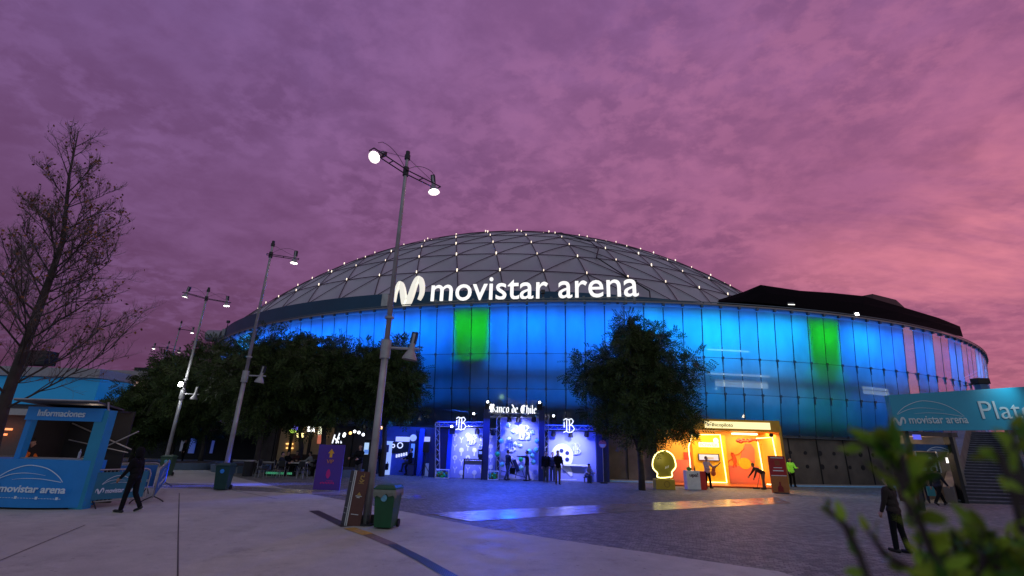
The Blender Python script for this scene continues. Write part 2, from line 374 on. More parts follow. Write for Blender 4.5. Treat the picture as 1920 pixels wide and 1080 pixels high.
for i in list(PANELS) + [62]:
    a = A0 + i * PA; mb = MB(); mb.tube([cyl(a, r + .012, z) for r, z in tiers], .013, 4)
    for r, z in tiers[1:3]:
        mb.box(cyl(a, r + .06, z), (.13, .14, .16), a)
        mb.tube([cyl(a, r + .05, z), cyl(a, r + .02, z - .5)], [.05, .02], 5)
    mb.box(cyl(a, tiers[0][0] + .06, tiers[0][1] - .05), (.16, .2, .22), a)
    mb.box(cyl(a, tiers[-1][0] + .08, tiers[-1][1] + .02), (.14, .2, .1), a)
    mb.build('mullion', mull, arena)
def ringband(r0, z0, r1, z1, a0=-100, a1=100, n=160, flip=False):
    vs = []; fs = []
    for i in range(n + 1):
        a = R(a0 + (a1 - a0) * i / n); vs += [cyl(a, r0, z0), cyl(a, r1, z1)]
    for i in range(n): fs.append((2 * i, 2 * i + 2, 2 * i + 3, 2 * i + 1))
    return vs, fs
def ring_solid(mb, ra, rb, z0, z1, a0=-100, a1=100, n=160, mi=0):
    for q in ((ra, z0, rb, z0), (ra, z1, rb, z1), (ra, z0, ra, z1), (rb, z0, rb, z1)): mb.add(*ringband(*q, a0, a1, n), mi)
    return mb
rail = mat('facade_rail', (.10, .12, .14, 1), .5, .4)
for (r, z) in tiers[1:]:
    ring_solid(MB(), r + .0, r + .03, z - .015, z + .015).build('rail', rail, arena)
ring_solid(MB(), R0 - .5, R0 + .14, 12.12, 12.24).build('rim', mat('rim_metal', (.22, .20, .21, 1), .5, .4), arena)
ring_solid(MB(), R0 + .10, R0 + .16, 12.30, 12.36, n=200).build('rim_rail', mull, arena)
# inner shell, floors, roof
conc = mat('board_marked_concrete', (.115, .095, .08, 1), .85, 0, .45, .8, bump=.6)
inw = mat('inner_wall', (.05, .06, .08, 1), .7, 0, .3, .25)
MB().add(*ringband(53.6, 3.3, 53.6, 12.1)).build('inner_wall', inw, arena)
for i in (0, 2, 19, 21, -26, -24):
    a = A0 + i * PA; MB().add([cyl(a, 54.3, 8.5), cyl(a, 56.35, 8.5), cyl(a, 56.75, 11.9), cyl(a, 54.3, 11.9)], [(0, 1, 2, 3)]).build('light_baffle', blackp, arena)  # fins added to keep the green light from spilling sideways
slab = mat('slab', (.12, .13, .15, 1), .8)
for z, r, a0, a1 in ((3.25, 55.85, -100, 100), (5.95, 55.2, -100, 100), (7.9, 55.6, -100, 4), (7.9, 55.45, 4, 100)):  # upper slab ring moved and trimmed to shade the lower glass
    ring_solid(MB(), 53.7, r, z - .14, z, a0, a1).build('floor_shade_slab', slab, arena)
for z, r in ((9.2, 55.7), (8.9, 55.7), (6.9, 55.5), (4.4, 55.4)):
    ring_solid(MB(), r, r + .04, z, z + .04).build('inner_rail', slab, arena)
mb = MB(); mb.add(*ringband(52, 12.11, R0 - .6, 12.11)); mb.build('roof_deck', mat('roof_deck', (.08, .09, .1, 1), .8), arena)
mb = MB(); mb.add(*ringband(55.6, 0, 55.6, 3.1)); mb.add(*ringband(55.6, 3.1, 53.5, 3.1)); mb.build('base_wall', conc, arena)
mb = MB()
for k in range(60): a = R(-70 + k * 2.4 + .5); mb.box(cyl(a, 55.62, 1.55), (.06, .06, 3.1), a)   # formwork joints
for i in (0,):
    ring_solid(MB(), 54.4, 56.0, 9.0, 9.1, math.degrees(A0 + i * PA), math.degrees(A0 + (i + 2) * PA), 4).build('floor_shade_slab', slab, arena)  # short slab added to cut off the green light below it
tag(mb.build('wall_joint', blackp, arena), kind='stuff')
for k in range(22):
    for zz_ in (1.25, 2.15):
        a = R(8.5 + k * 1.25); MB().tube([cyl(a, 55.5, zz_), cyl(a, 55.63, zz_)], .13 if k % 3 else .18, 10).build('wall_opening', blackp, arena)
ledk = mat('kerb_led', (.3, .4, .5, 1), .5, emit=srgb(60, 130, 190), es=.22)
ring_solid(MB(), 55.64, 56.6, .0, .10, -30, 60).build('kerb', mat('kerb_stone', (.3, .3, .3, 1), .7), arena)
ring_solid(MB(), 56.605, 56.63, .02, .085, -30, 60).build('kerb_light', ledk, arena)
# lit rooms behind the glass
rm = em('room_light', srgb(190, 205, 210), 1.1)
for a0, a1, z0, z1, mi in ((5.2, 8.9, 9.5, 9.62, 1), (5.0, 10.5, 7.62, 8.15, 0), (5.6, 10.2, 6.75, 7.25, 0), (-3.5, -1.6, 9.6, 9.72, 1), (20.5, 24.0, 6.9, 7.5, 0)):
    ring_solid(MB(), 53.75, 53.8, z0, z1, a0, a1, 12).build('interior_light', rm, arena)
# LED washers under the rim, behind the glass
BL = srgb(0, 112, 255); CY = srgb(0, 172, 255); GR = (0.0, 1, 0.0)
for i in range(-32, 61):
    a = A0 + (i + .5) * PA
    col = BL; e = 88
    if i in (0, 1, 19, 20, -25, -26): col = GR; e = 46
    elif rnd.random() < .28 and i > 4: col = CY; e = 88
    elif i > 14 and rnd.random() < .35: col = CY
    if i in (-19, -18): col = CY; e = 150
    if i > 24: e *= .7
    p = cyl(a, 54.95, 11.8); q = cyl(a, 56.2, 8.2)
    lo = light('facade_washer', 'AREA', p, e * rnd.uniform(.85, 1.12), col, arena, aim=q, shape='RECTANGLE', size=1.3, size_y=.25, spread=R(150))
washm = em('washer_lens', srgb(20, 120, 255), 1.0)
ring_solid(MB(), R0 - .35, R0 - .2, 11.98, 12.06, -47, 72).build('led_strip', washm, arena)

# parapet and dome
pc = Vector((3.1 - AC.x, 89.2 - AC.y)); dc = Vector((1.96 - AC.x, 89.2 - AC.y)); DZ, DR = -26.23, 63.91
mb = MB(); v, f = ringband(50.1, 11.6, 50.1, 15.0); v = [(x + pc.x, y + pc.y, z) for x, y, z in v]; mb.add(v, f)
v, f = ringband(50.1, 15.0, 48.6, 15.2); mb.add([(x + pc.x, y + pc.y, z) for x, y, z in v], f)
mb.build('parapet', mat('teal_cladding', srgb(10, 62, 92), .5, .1, .15, .5), arena)
NR = 12; TH = math.asin(48.75 / DR)
def node(k, j):
    th = TH * k / NR; ph = 2 * PI * j / (6 * k) if k else 0
    return Vector((dc.x + DR * math.sin(th) * math.sin(ph + .12), dc.y - DR * math.sin(th) * math.cos(ph + .12), DZ + DR * math.cos(th)))
tris = []; edges = set()
idx = {}; nodes = []
def nid(k, j):
    j = j % (6 * k) if k else 0
    if (k, j) not in idx: idx[(k, j)] = len(nodes); nodes.append(node(k, j))
    return idx[(k, j)]
for k in range(1, NR + 1):
    for s6 in range(6):
        for j in range(k):
            a, b = nid(k, s6 * k + j), nid(k, s6 * k + j + 1); c_ = nid(k - 1, s6 * (k - 1) + j) if k > 1 else nid(0, 0)
            tris.append((c_, a, b))
            if j < k - 1 or False:
                d_ = nid(k - 1, s6 * (k - 1) + j + 1); tris.append((c_, b, d_))
for t in tris:
    for a, b in ((0, 1), (1, 2), (2, 0)): edges.add((min(t[a], t[b]), max(t[a], t[b])))
cen = Vector((dc.x, dc.y, DZ))
mb = MB()
for t in tris:     # each membrane panel dishes slightly between the ribs
    P = [nodes[i] for i in t]; n4 = 4; vs = []; ix = {}
    for u in range(n4 + 1):
        for w in range(n4 + 1 - u):
            a, b = u / n4, w / n4; c_ = 1 - a - b; q = P[0] * a + P[1] * b + P[2] * c_
            q = cen + (q - cen).normalized() * (DR - .06 - 27 * a * b * c_ * .5); ix[(u, w)] = len(vs); vs.append(q)
    fs = []
    for u in range(n4):
        for w in range(n4 - u):
            fs.append((ix[u, w], ix[u + 1, w], ix[u, w + 1]))
            if u + w < n4 - 1: fs.append((ix[u + 1, w], ix[u + 1, w + 1], ix[u, w + 1]))
    mb.add(vs, fs)
dome = mb.build('dome', mat('dome_membrane', (.39, .36, .41, 1), .8, 0, .18, .12), arena, smooth=True)
mb = MB()
for a, b in edges:
    P = []
    for k in range(5):
        q = nodes[a].lerp(nodes[b], k / 4); P.append(cen + (q - cen).normalized() * (DR + .03))
    mb.tube(P, .048, 4, caps=False)
mb.build('dome_ribs', mat('dome_rib', (.05, .04, .05, 1), .7), dome)
bulb = em('dome_bulb', srgb(255, 232, 205), 1.8)
def nkey(p): return p.y + AC.y
order = sorted([(nkey(nodes[i]), i) for i in range(len(nodes)) if nodes[i].y < dc.y + 12 and nodes[i].z > 15.3])
bm0 = None
for n_, (y, i) in enumerate(order):
    if n_ < 100:
        q = cen + (nodes[i] - cen).normalized() * (DR + .22)
        if bm0 is None:
            bm0 = MB().ball((0, 0, 0), .065, 8).tube([(0, 0, -.2), (0, 0, 0)], .05, 5).build('dome_light', bulb, arena); o = bm0
        else: o = bm0.copy(); COL.objects.link(o)
        o.location = q; o.scale = [rnd.choice((.75, .9, 1, 1.25))] * 3
mb = MB()
for n_, (y, i) in enumerate(order):
    if n_ >= 100: mb.ball(cen + (nodes[i] - cen).normalized() * (DR + .22), .085, 6)
tag(mb.build('dome_lights', bulb, arena), kind='stuff')
mb = MB(); base = nodes[nid(NR - 2, 3)]
pts = []
for k in range(14):
    th = TH * (2 + k * .8) / NR; ph = R(8) + .03 * math.sin(k * 1.7) + .006 * k
    pts.append((dc.x + (DR + .15) * math.sin(th) * math.sin(ph), dc.y - (DR + .15) * math.sin(th) * math.cos(ph), DZ + (DR + .15) * math.cos(th)))
mb.tube(pts, .07, 4).build('dome_cable', blackp, arena)
# black covered roof stage on the right
low_ = [(1345, 566), (1400, 566), (1450, 570), (1500, 577), (1560, 584), (1620, 591), (1680, 603), (1740, 617), (1806, 632)]
top_ = [(1352, 563), (1392, 548), (1426, 534), (1500, 545), (1560, 549), (1620, 555), (1690, 575), (1760, 596), (1800, 612)]
mb = MB(); v = []
for (a, b) in zip(low_, top_):
    p = oncyl(*a, AC.x, AC.y, R0 - .2); q = oncyl(*b, AC.x, AC.y, 55.2); w = q + (Vector((AC.x, AC.y, q.z)) - q).normalized() * 7; w.z -= 1
    for z in (p, (p + q) / 2 + Vector((0, 0, .12)), q, w): v.append((z.x - AC.x, z.y - AC.y, z.z))
f = []
for i in range(len(low_) - 1):
    for j in range(3): k = i * 4 + j; f.append((k, k + 4, k + 5, k + 1))
mb.add(v, f); tarp = mat('black_tarp', (.003, .003, .004, 1), .95, bump=.4, scale=1.5, spec=.05); mb.build('roof_canopy', tarp, arena)
mb = MB(); v = []
q0 = [oncyl(x, y, AC.x, AC.y, 51) for x, y in ((1610, 556), (1636, 551), (1680, 562), (1700, 580))]
for q in q0: v += [(q.x - AC.x, q.y - AC.y, q.z), (q.x - AC.x + 1, q.y - AC.y + 6, q.z - .3), (q.x - AC.x, q.y - AC.y, q.z - 3)]
mb.add(v, [(3 * i, 3 * i + 3, 3 * i + 4, 3 * i + 1) for i in range(3)] + [(3 * i + 2, 3 * i + 5, 3 * i + 3, 3 * i) for i in range(3)]).build('roof_housing', blackp, arena)
def al(p): return Vector((p.x - AC.x, p.y - AC.y, p.z))
for x, y in ((1607, 589), (1484, 571)):
    q = al(oncyl(x, y, AC.x, AC.y, R0 + .2)); b_ = MB().box(q + Vector((0, .15, .05)), (.5, .25, .3)).build('floodlight', darkmetal, arena)
    MB().box(q + Vector((0, -.0, 0)), (.26 if x > 1500 else .5, .02, .18 if x > 1500 else .06)).build('lens', em('flood_lens', (1, .97, .9, 1), 14 if x > 1500 else 1.5), b_)
for x, y, h in ((1008, 534, 1.6), (1190, 530, 1.9), (1018, 548, 1.2), (428, 604, 1.6)):
    q = al(oncyl(x, y, AC.x, AC.y, R0 - .6)); MB().tube([q, q - Vector((0, 0, h))], .045, 6).box(q + Vector((0, 0, .04)), (.3, .25, .28)).build('rooftop_camera', darkmetal, arena)
q = al(oncyl(404, 630, AC.x, AC.y, R0 - 1)); MB().tube([q + Vector((-.9, 0, 0)), q + Vector((.9, 0, 0))], .75, 14).box(q + Vector((1.6, 0, .2)), (1.2, 1, 1.3)).build('rooftop_vent', mat('vent_metal', (.25, .24, .26, 1), .5, .3), arena)
q = al(oncyl(722, 566, AC.x, AC.y, R0 - .3)); MB().box(q + Vector((0, 0, .1)), (.5, .4, 1.1)).build('rooftop_box', steel, arena)

# rooftop sign
signm = em('sign_white', (1, .97, .93, 1), 1.0)
p0 = at(808, 571, 34.9); p1 = at(1198, 562, 32.0)
sg = thing('rooftop_sign', 'big white lit letters movistar arena standing on the arena rim', 'sign', (p0.x, p0.y, 12.45), math.atan2(p1.y - p0.y, p1.x - p0.x))
WS = (p1.xy - p0.xy).length
s_ = 'movistar arena'; full = text_mesh(s_, .04, .003); lo, hi = bbox(full); kx = WS / (hi[0] - lo[0])
z_scale = kx * 1.06
for i, ch in enumerate(s_):
    if ch == ' ': continue
    pre = bbox(text_mesh(s_[:i + 1], .04, .003))[1][0]; me = text_mesh(ch, .04, .003); l2, h2 = bbox(me)
    me.transform(Matrix.Rotation(PI / 2, 4, 'X') @ Matrix.Diagonal((kx, z_scale, 1, 1)) @ Matrix.Translation((pre - h2[0] - lo[0], 0, 0)))
    me.materials.clear(); me.materials.append(signm); o = bpy.data.objects.new('letter', me); COL.objects.link(o); o.parent = sg; o.location = (0, -.15, .05)
mb = MB()
for k in range(26):
    x = WS * (k + .5) / 26; mb.box((x, .18, -.1), (.18, .08, .7))
mb.box((WS / 2, .2, .1), (WS, .08, .10)); mb.build('frame', mat('sign_frame', (.10, .12, .14, 1), .6), sg)
q0 = at(734, 578, 36.3); q1 = at(797, 571, 35.1)
lg = MB(); wl = (q1.xy - q0.xy).length; m_logo(lg, wl * .06, 0, wl * .88, wl * .78, -.25, .05)
lgo = lg.build('logo', mat('sign_logo', (.7, .68, .6, 1), .4, var=.2, scale=2, emit=(1, .95, .82, 1), es=.75), sg)
iv = sg.matrix_basis.inverted() if False else None
rot = Matrix.Rotation(sg.rotation_euler.z, 4, 'Z'); loc = rot.inverted() @ (Vector((q0.x, q0.y, 12.2)) - sg.location)
lgo.location = loc; lgo.rotation_euler = (0, 0, math.atan2(q1.y - q0.y, q1.x - q0.x) - sg.rotation_euler.z)
# ------------------------------------------------------------------ helpers for the objects
def atz(x, y, z):
    d = ray(x, y); return CAMP + d * ((z - CH) / d.z)
def root(o):
    while o.parent: o = o.parent
    return o
def wb(mb, name, m, parent, **k):
    "build a mesh given in place coordinates under a thing that stands at parent's base"
    L0 = root(parent).location
    mb.v = [(x - L0[0], y - L0[1], z - L0[2]) for x, y, z in mb.v]
    return mb.build(name, m, parent, **k)
def rect(x0, x1, y0, y1, Y, z0=None):
    a = at(x0, (y0 + y1) / 2, Y); b = at(x1, (y0 + y1) / 2, Y); c = at((x0 + x1) / 2, y0, Y); d = at((x0 + x1) / 2, y1, Y)
    return a.x, b.x, (d.z if z0 is None else z0), c.z
def pbox(mb, x0, x1, y0, y1, Y, dep, z0=None, mi=0):
    a, b, c, d = rect(x0, x1, y0, y1, Y, z0); return mb.span((a, Y, c), (b, Y + dep, d), mi)
def wtext(s, x0, x1, y0, y1, Y, m, parent, **k):
    a, b, c, d = rect(x0, x1, y0, y1, Y); L0 = root(parent).location
    return text(s, b - a, d - c, ((a + b) / 2 - L0.x, Y - L0.y, (c + d) / 2 - L0.z), m, parent, **k)

# ------------------------------------------------------------------ people
def capsule(mb, a, ra, b, rb, n=10):
    a, b = Vector(a), Vector(b); t = (b - a)
    if t.length < 1e-5: t = Vector((0, 0, 1e-3)); b = a + t
    t = t.normalized(); pts = []; rs = []
    for k in range(5):
        w = PI / 2 * (1 - k / 4); pts.append(a - t * ra * math.sin(w)); rs.append(max(ra * math.cos(w), ra * .05))
    for k in range(5):
        w = PI / 2 * k / 4; pts.append(b + t * rb * math.sin(w)); rs.append(max(rb * math.cos(w), rb * .05))
    mb.tube(pts, rs, n)
def remesh(mb, name, m, parent, vox=.012):
    o = mb.build('tmp', m); md = o.modifiers.new('r', 'REMESH'); md.mode = 'VOXEL'; md.voxel_size = vox; md.use_smooth_shade = True
    sm = o.modifiers.new('s', 'SMOOTH'); sm.factor = .5; sm.iterations = 2
    dg = bpy.context.evaluated_depsgraph_get(); me = bpy.data.meshes.new_from_object(o.evaluated_get(dg), depsgraph=dg)
    bpy.data.objects.remove(o); me.name = name; r = bpy.data.objects.new(name, me); COL.objects.link(r); r.parent = parent; return r
skin = mat('skin', (.42, .24, .17, 1), .6, var=.05); skin2 = mat('skin_tan', (.28, .15, .10, 1), .6, var=.05)
hairm = mat('hair', (.008, .006, .005, 1), .6)
POSE = dict(lean=2, lt=4, rt=-4, lk=4, rk=6, la=4, ra=-4, lo=8, ro=8, le=12, re=14, hp=0, tw=0)
def person(label, p, yaw, top, bottom, shoe=blackp, H=1.7, hair='short', sk=skin, z=None, group=None, extra=None, cap=None, fine=True, lsole=None, **pose):
    q = dict(POSE); q.update(pose); s = H / 1.7
    r = thing('person', label, 'person', (p[0], p[1], 0), R(yaw), group)
    body = MB(); jac = MB(); tro = MB(); SH = {-1: MB(), 1: MB()}; vx = .012
    hip = Vector((0, 0, .92)); J = {}
    low = 9
    for sd, t, k in ((-1, q['lt'], q['lk']), (1, q['rt'], q['rk'])):
        h = hip + Vector((sd * .09, 0, -.02)); a = R(t); kn = h + Vector((sd * .01, math.sin(a), -math.cos(a))) * .43
        b = R(t - k); an = kn + Vector((0, math.sin(b), -math.cos(b))) * .41
        fa = b * .75 if b < 0 else b * .6; to = an + Vector((sd * .02, math.cos(fa) * .17, math.sin(fa) * .17 - .035)); he = an + Vector((0, -.05 * math.cos(fa), -.045 - .05 * math.sin(fa)))
        J[sd] = (h, kn, an, to, he); low = min(low, to.z - .035, he.z - .035)
    dz = -low if z is None else z - hip.z
    L = R(q['lean']); u = Vector((0, math.sin(L), math.cos(L))); cf = Vector((0, math.cos(L), -math.sin(L))); sx = Vector((1, 0, 0))
    nk = hip + u * .53; ch = hip + u * .36; wa = hip + u * .16; hl = R(q['lean'] * .5 - q['hp']); hu = Vector((0, math.sin(hl), math.cos(hl))); hf = Vector((0, math.cos(hl), -math.sin(hl)))
    hd = nk + hu * .175
    for sd in (-1, 1):
        h, kn, an, to, he = J[sd]
        capsule(body, h, .08, kn, .052); capsule(body, kn, .052, kn.lerp(an, .35), .055); capsule(body, kn.lerp(an, .35), .055, an, .036); capsule(body, he, .032, to, .028)
        capsule(tro, h, .102, kn, .07); capsule(tro, kn, .07, an + (kn - an) * .05, .062)
        sho = SH[sd]; capsule(sho, he, .044, to - (to - he) * .12, .042); capsule(sho, he, .044, an - (an - he) * .2, .045)
        A, O, E = (q['la'], q['lo'], q['le']) if sd < 0 else (q['ra'], q['ro'], q['re'])
        shd = hip + u * .47 + sx * sd * .175
        def dr(a): return Vector((sd * math.sin(R(O)), math.sin(R(a)) * math.cos(R(O)), -math.cos(R(a)) * math.cos(R(O))))
        el = shd + dr(A) * .29; fd = dr(A + E); fd.x *= .3; fd.normalize(); wr = el + fd * .25
        capsule(body, shd, .052, el, .04); capsule(body, el, .04, wr, .027)
        capsule(jac, shd - u * .02, .078, el, .056); capsule(jac, el, .056, wr - fd * .02, .044); capsule(jac, ch + sx * sd * .08, .115, shd - sx * sd * .03, .08)
        # hand: palm, four curled fingers, a thumb from the side
        sidev = fd.cross(Vector((sd, 0, 0))).normalized(); pm = wr + fd * .085
        capsule(body, wr, .026, pm, .032, 8); capsule(body, wr + sidev * .02, .02, pm + sidev * .025, .02, 8); capsule(body, wr - sidev * .01, .02, pm - sidev * .022, .02, 8)
        inn = Vector((-sd, 0, 0))
        for f_, ln in zip((-1.5, -.5, .5, 1.5), (.062, .075, .08, .07)):
            b0_ = pm + sidev * f_ * .019; m0 = b0_ + fd * ln * .55 + inn * .006; e0 = m0 + fd * ln * .4 + inn * .026
            capsule(body, b0_, .0095, m0, .009, 6); capsule(body, m0, .009, e0, .0075, 6)
        t0 = wr + fd * .03 + sidev * .03; t1 = t0 + sidev * .035 + fd * .03 + inn * .01; capsule(body, t0, .012, t1, .0105, 6); capsule(body, t1, .0105, t1 + fd * .03, .009, 6)
    capsule(body, hip - sx * .06, .1, hip + sx * .06, .1); capsule(body, hip, .11, wa, .1); capsule(body, wa, .1, ch, .115); capsule(body, ch - sx * .08, .095, ch + sx * .08, .095); capsule(body, nk - u * .05, .055, hd - hu * .07, .05)
    capsule(tro, hip - sx * .07, .118, hip + sx * .07, .118); capsule(tro, hip, .12, wa - u * .05, .118)
    capsule(jac, hip + u * .0 - sx * .06, .13, hip + u * .0 + sx * .06, .13); capsule(jac, wa - sx * .05, .122, wa + sx * .05, .122); capsule(jac, hip, .13, ch, .13); capsule(jac, nk - u * .06, .075, nk - u * .01, .062)
    capsule(body, hd + hu * .03 - hf * .012, .083, hd - hu * .045 + hf * .02, .062, 14); capsule(body, hd - hu * .075 + hf * .045, .035, hd - hu * .08 + hf * .05, .03)
    capsule(body, hd + hf * .085 + hu * .012, .012, hd + hf * .105 - hu * .02, .015, 6)                     # nose
    capsule(body, hd + hf * .082 - hu * .052, .012, hd + hf * .085 - hu * .052, .012, 6)
    for sd in (-1, 1):
        capsule(body, hd + sx * sd * .082 + hu * .01, .018, hd + sx * sd * .085 - hu * .02, .012, 6)
    D = Matrix.Diagonal((s, s, s, 1)) @ Matrix.Translation((0, 0, dz))
    def fin(mb, name, m, par):
        mb.v = [tuple(D @ Vector(v)) for v in mb.v]; return remesh(mb, name, m, par, vx * (1 if fine else 1.4))
    b = fin(body, 'body', sk, r)
    ey = MB()
    for sd in (-1, 1): ey.ball(tuple(D @ (hd + sx * sd * .032 + hf * .078 + hu * .012)), .0105 * s, 8)
    ey.build('eyes', blackp, b)
    fin(jac, 'jacket', top, r); fin(tro, 'trousers', bottom, r); [fin(SH[k_], 'shoe', shoe, r) for k_ in (-1, 1)]
    if lsole:
        for sd in (-1, 1):
            so_ = MB(); h, kn, an, to, he = J[sd]; m_ = (to + he) / 2; d_ = to - he
            dn = Vector((0, -d_.z, d_.y)).normalized()
            so_.tube([D @ (he - dn * .034 - d_ * .2), D @ (to - dn * .034 + d_ * .1)], .024 * s, 6)
            so_.build('sole', lsole, r)
    if hair:
        hm = MB(); capsule(hm, hd + hu * .05 - hf * .025, .088, hd + hu * .01 - hf * .04, .078, 14)
        if hair == 'long': capsule(hm, hd - hf * .05, .075, hd - hu * .2 - hf * .06, .06, 12)
        if hair == 'hood': capsule(hm, hd + hu * .03 - hf * .02, .115, hd - hu * .09 - hf * .03, .1, 12)
        fin(hm, 'hair' if hair != 'hood' else 'hood', hairm if hair != 'hood' else top, r)
    J['D'] = D; J['hd'] = D @ hd
    return r

# ------------------------------------------------------------------ street lamps
headm = mat('lamp_shade_metal', (.34, .33, .34, 1), .5, .3)
def lamp_head(parent, loc, lit, tilt=(0, 0), sc=1.):
    sc *= .9; e = MB().tube([(0, 0, .30), (0, 0, .12), (0, 0, -.10), (0, 0, -.16)], [.07, .10, .21, .22], 20, caps=False)
    e.tube([(0, 0, .30), (0, 0, .62)], .075, 8)
    h = e.build('lamp_head', headm, parent, smooth=False); h.location = loc; h.rotation_euler = (tilt[0], tilt[1], 0); h.scale = (sc,) * 3
    MB().box((0, .02, .5), (.17, .16, .34)).build('ballast_box', darkmetal, h)
    if lit:
        MB().tube([(0, 0, -.13), (0, 0, -.09)], [.19, .15], 20).build('lens', em('lamp_lens', (1, .90, .84, 1), 12), h)
        light('lamp_light', 'SPOT', (0, 0, -.2), lit, (1, .86, .78), h, spot_size=R(130), spot_blend=.6, shadow_soft_size=.12)
    else:
        MB().tube([(0, 0, -.13), (0, 0, -.09)], [.19, .15], 20).build('lens', mat('lens_off', (.3, .3, .32, 1), .2), h)
    return h
def street_lamp(label, base, top, arm, midy, low_dir, heads, tl=(0, 0), tr=(0, 0), extra_lit=False, bp=None, lowlit=0):
    g = gp(*base); tp = at(top[0], top[1], g.y); H = tp.z
    t = thing('street_lamp', label, 'street lamp', (g.x, g.y, 0), 0, 'tall street lamps along the plaza')
    lean = tp.x - g.x
    P = lambda z: Vector((lean * z / H, 0, z))
    MB().tube([P(0), P(H * .42)], [.112, .098], 16).tube([P(H * .42), P(H - .4), P(H)], [.085, .055, .055], 14).build('pole', steel, t, smooth=True)
    mb = MB().tube([(0, 0, .01), (0, 0, .05)], .24, 8)
    for k in range(4):
        a = k * PI / 2 + .4; mb.tube([(math.cos(a) * .18, math.sin(a) * .18, .05), (math.cos(a) * .18, math.sin(a) * .18, .13)], .025, 6); mb.box((math.cos(a) * .13, math.sin(a) * .13, .15), (.16, .015, .22), a)
    mb.build('base_plate', darkmetal, t)
    MB().tube([P(H - .28), P(H - .12)], .10, 12).tube([P(H - .12), P(H + .03)], .075, 12).build('cap', darkmetal, t)
    # the top arm: two parallel bars through the pole, the heads hang at its ends
    zc = at(arm[1][0], arm[1][1], g.y).z; A = atz(*arm[0], zc); B = atz(*arm[2], zc)
    A = Vector((A.x - g.x, A.y - g.y, zc)); B = Vector((B.x - g.x, B.y - g.y, zc)); c = P(zc)
    A = c + (A - c).normalized() * min((A - c).length, 2.2); B = c + (B - c).normalized() * min((B - c).length, 2.2)
    d = (B - A).normalized(); nrm = Vector((-d.y, d.x, 0)) * .12
    mb = MB()
    for e in ((A if heads[0] is not None else c - d * .2), (B if heads[1] is not None else c + d * .2)):
        for sg_ in (-1, 1): mb.tube([c + nrm * sg_, e + nrm * sg_], .022, 5)
        for k in (.45, 1): q = c.lerp(e, k); mb.tube([q - nrm, q + nrm], .02, 5)
    mb.build('arm', darkmetal, t)
    MB().tube([c - Vector((0, 0, .16)), c + Vector((0, 0, .16))], .10, 12).build('collar', darkmetal, t)
    cb = MB()
    for e, lit, tl_ in ((A, heads[0], tl), (B, heads[1], tr)):
        if lit is None: continue
        hp = c.lerp(e, .86); lamp_head(t, hp - Vector((0, 0, .14)), lit, tl_)
        pts = [c.lerp(hp, k / 8) + Vector((0, 0, .3 * math.sin(PI * k / 8) ** .6 + .38 * k / 8)) for k in range(9)]; cb.tube(pts, .010, 4)
        cb.tube([P(H - .2), hp + Vector((0, 0, .1))], .008, 3)
    cb.build('cable', darkmetal, t)
    zm = at(base[0] + (top[0] - base[0]) * .5, midy, g.y).z; m0 = P(zm)
    MB().tube([m0 - Vector((0, 0, .28)), m0 + Vector((0, 0, .28))], .155, 14).build('junction_collar', steel, t)
    MB().tube([m0 + Vector((0, 0, .95)), m0 + Vector((0, 0, 1.02))], .14, 12).build('upper_clamp', steel, t)
    dv = Vector((math.cos(low_dir), math.sin(low_dir), 0)); e = m0 + dv * 1.0
    MB().tube([m0 + Vector((0, 0, .05)), e + Vector((0, 0, .05))], .04, 6).build('lower_arm', steel, t)
    lamp_head(t, m0 + dv * .75 - Vector((0, 0, .12)), lowlit, (0, .12), 1.15)
    if extra_lit:
        f = MB().box(m0 + Vector((-.05, -.22, .62)), (.34, .16, .3)).build('floodlight', darkmetal, t); MB().ball(m0 + Vector((-.05, -.33, .62)), .15, 12, sc=(1, .3, 1)).build('lens', em('flood', (1, 1, 1, 1), 40), f)
        light('floodlight_light', 'POINT', tuple(m0 + Vector((-.05, -.6, .62))), 55, (.95, 1, 1), f, shadow_soft_size=.15)
    return t
street_lamp('tallest nearest street lamp with two lit heads, the green bin at its foot', (686, 985), (765, 286), ((697, 280), (762, 322), (822, 352)), 655, .1, (70, 70), (-.75, .3), (-.1, -.15))
street_lamp('street lamp with one lit head behind the bin with the blue sticker', (417, 908), (513, 453), ((480, 470), (507, 478), (560, 486)), 706, 0.05, (None, 45))
street_lamp('street lamp with two lit heads and a glaring floodlight halfway up its pole', (306, 882), (392, 540), ((343, 548), (386, 560), (432, 568)), 740, .15, (45, 45), (0, .2), (0, -.1), extra_lit=True)
street_lamp('thin street lamp with one lit head left of the floodlit one', (272, 850), (341, 602), ((320, 610), (337, 617), (365, 621)), 752, .1, (None, 30), lowlit=200)
street_lamp('farthest street lamp, its pole half hidden by the trees', (247, 846), (318, 640), ((285, 650), (314, 652), (343, 659)), 772, .1, (30, 30))

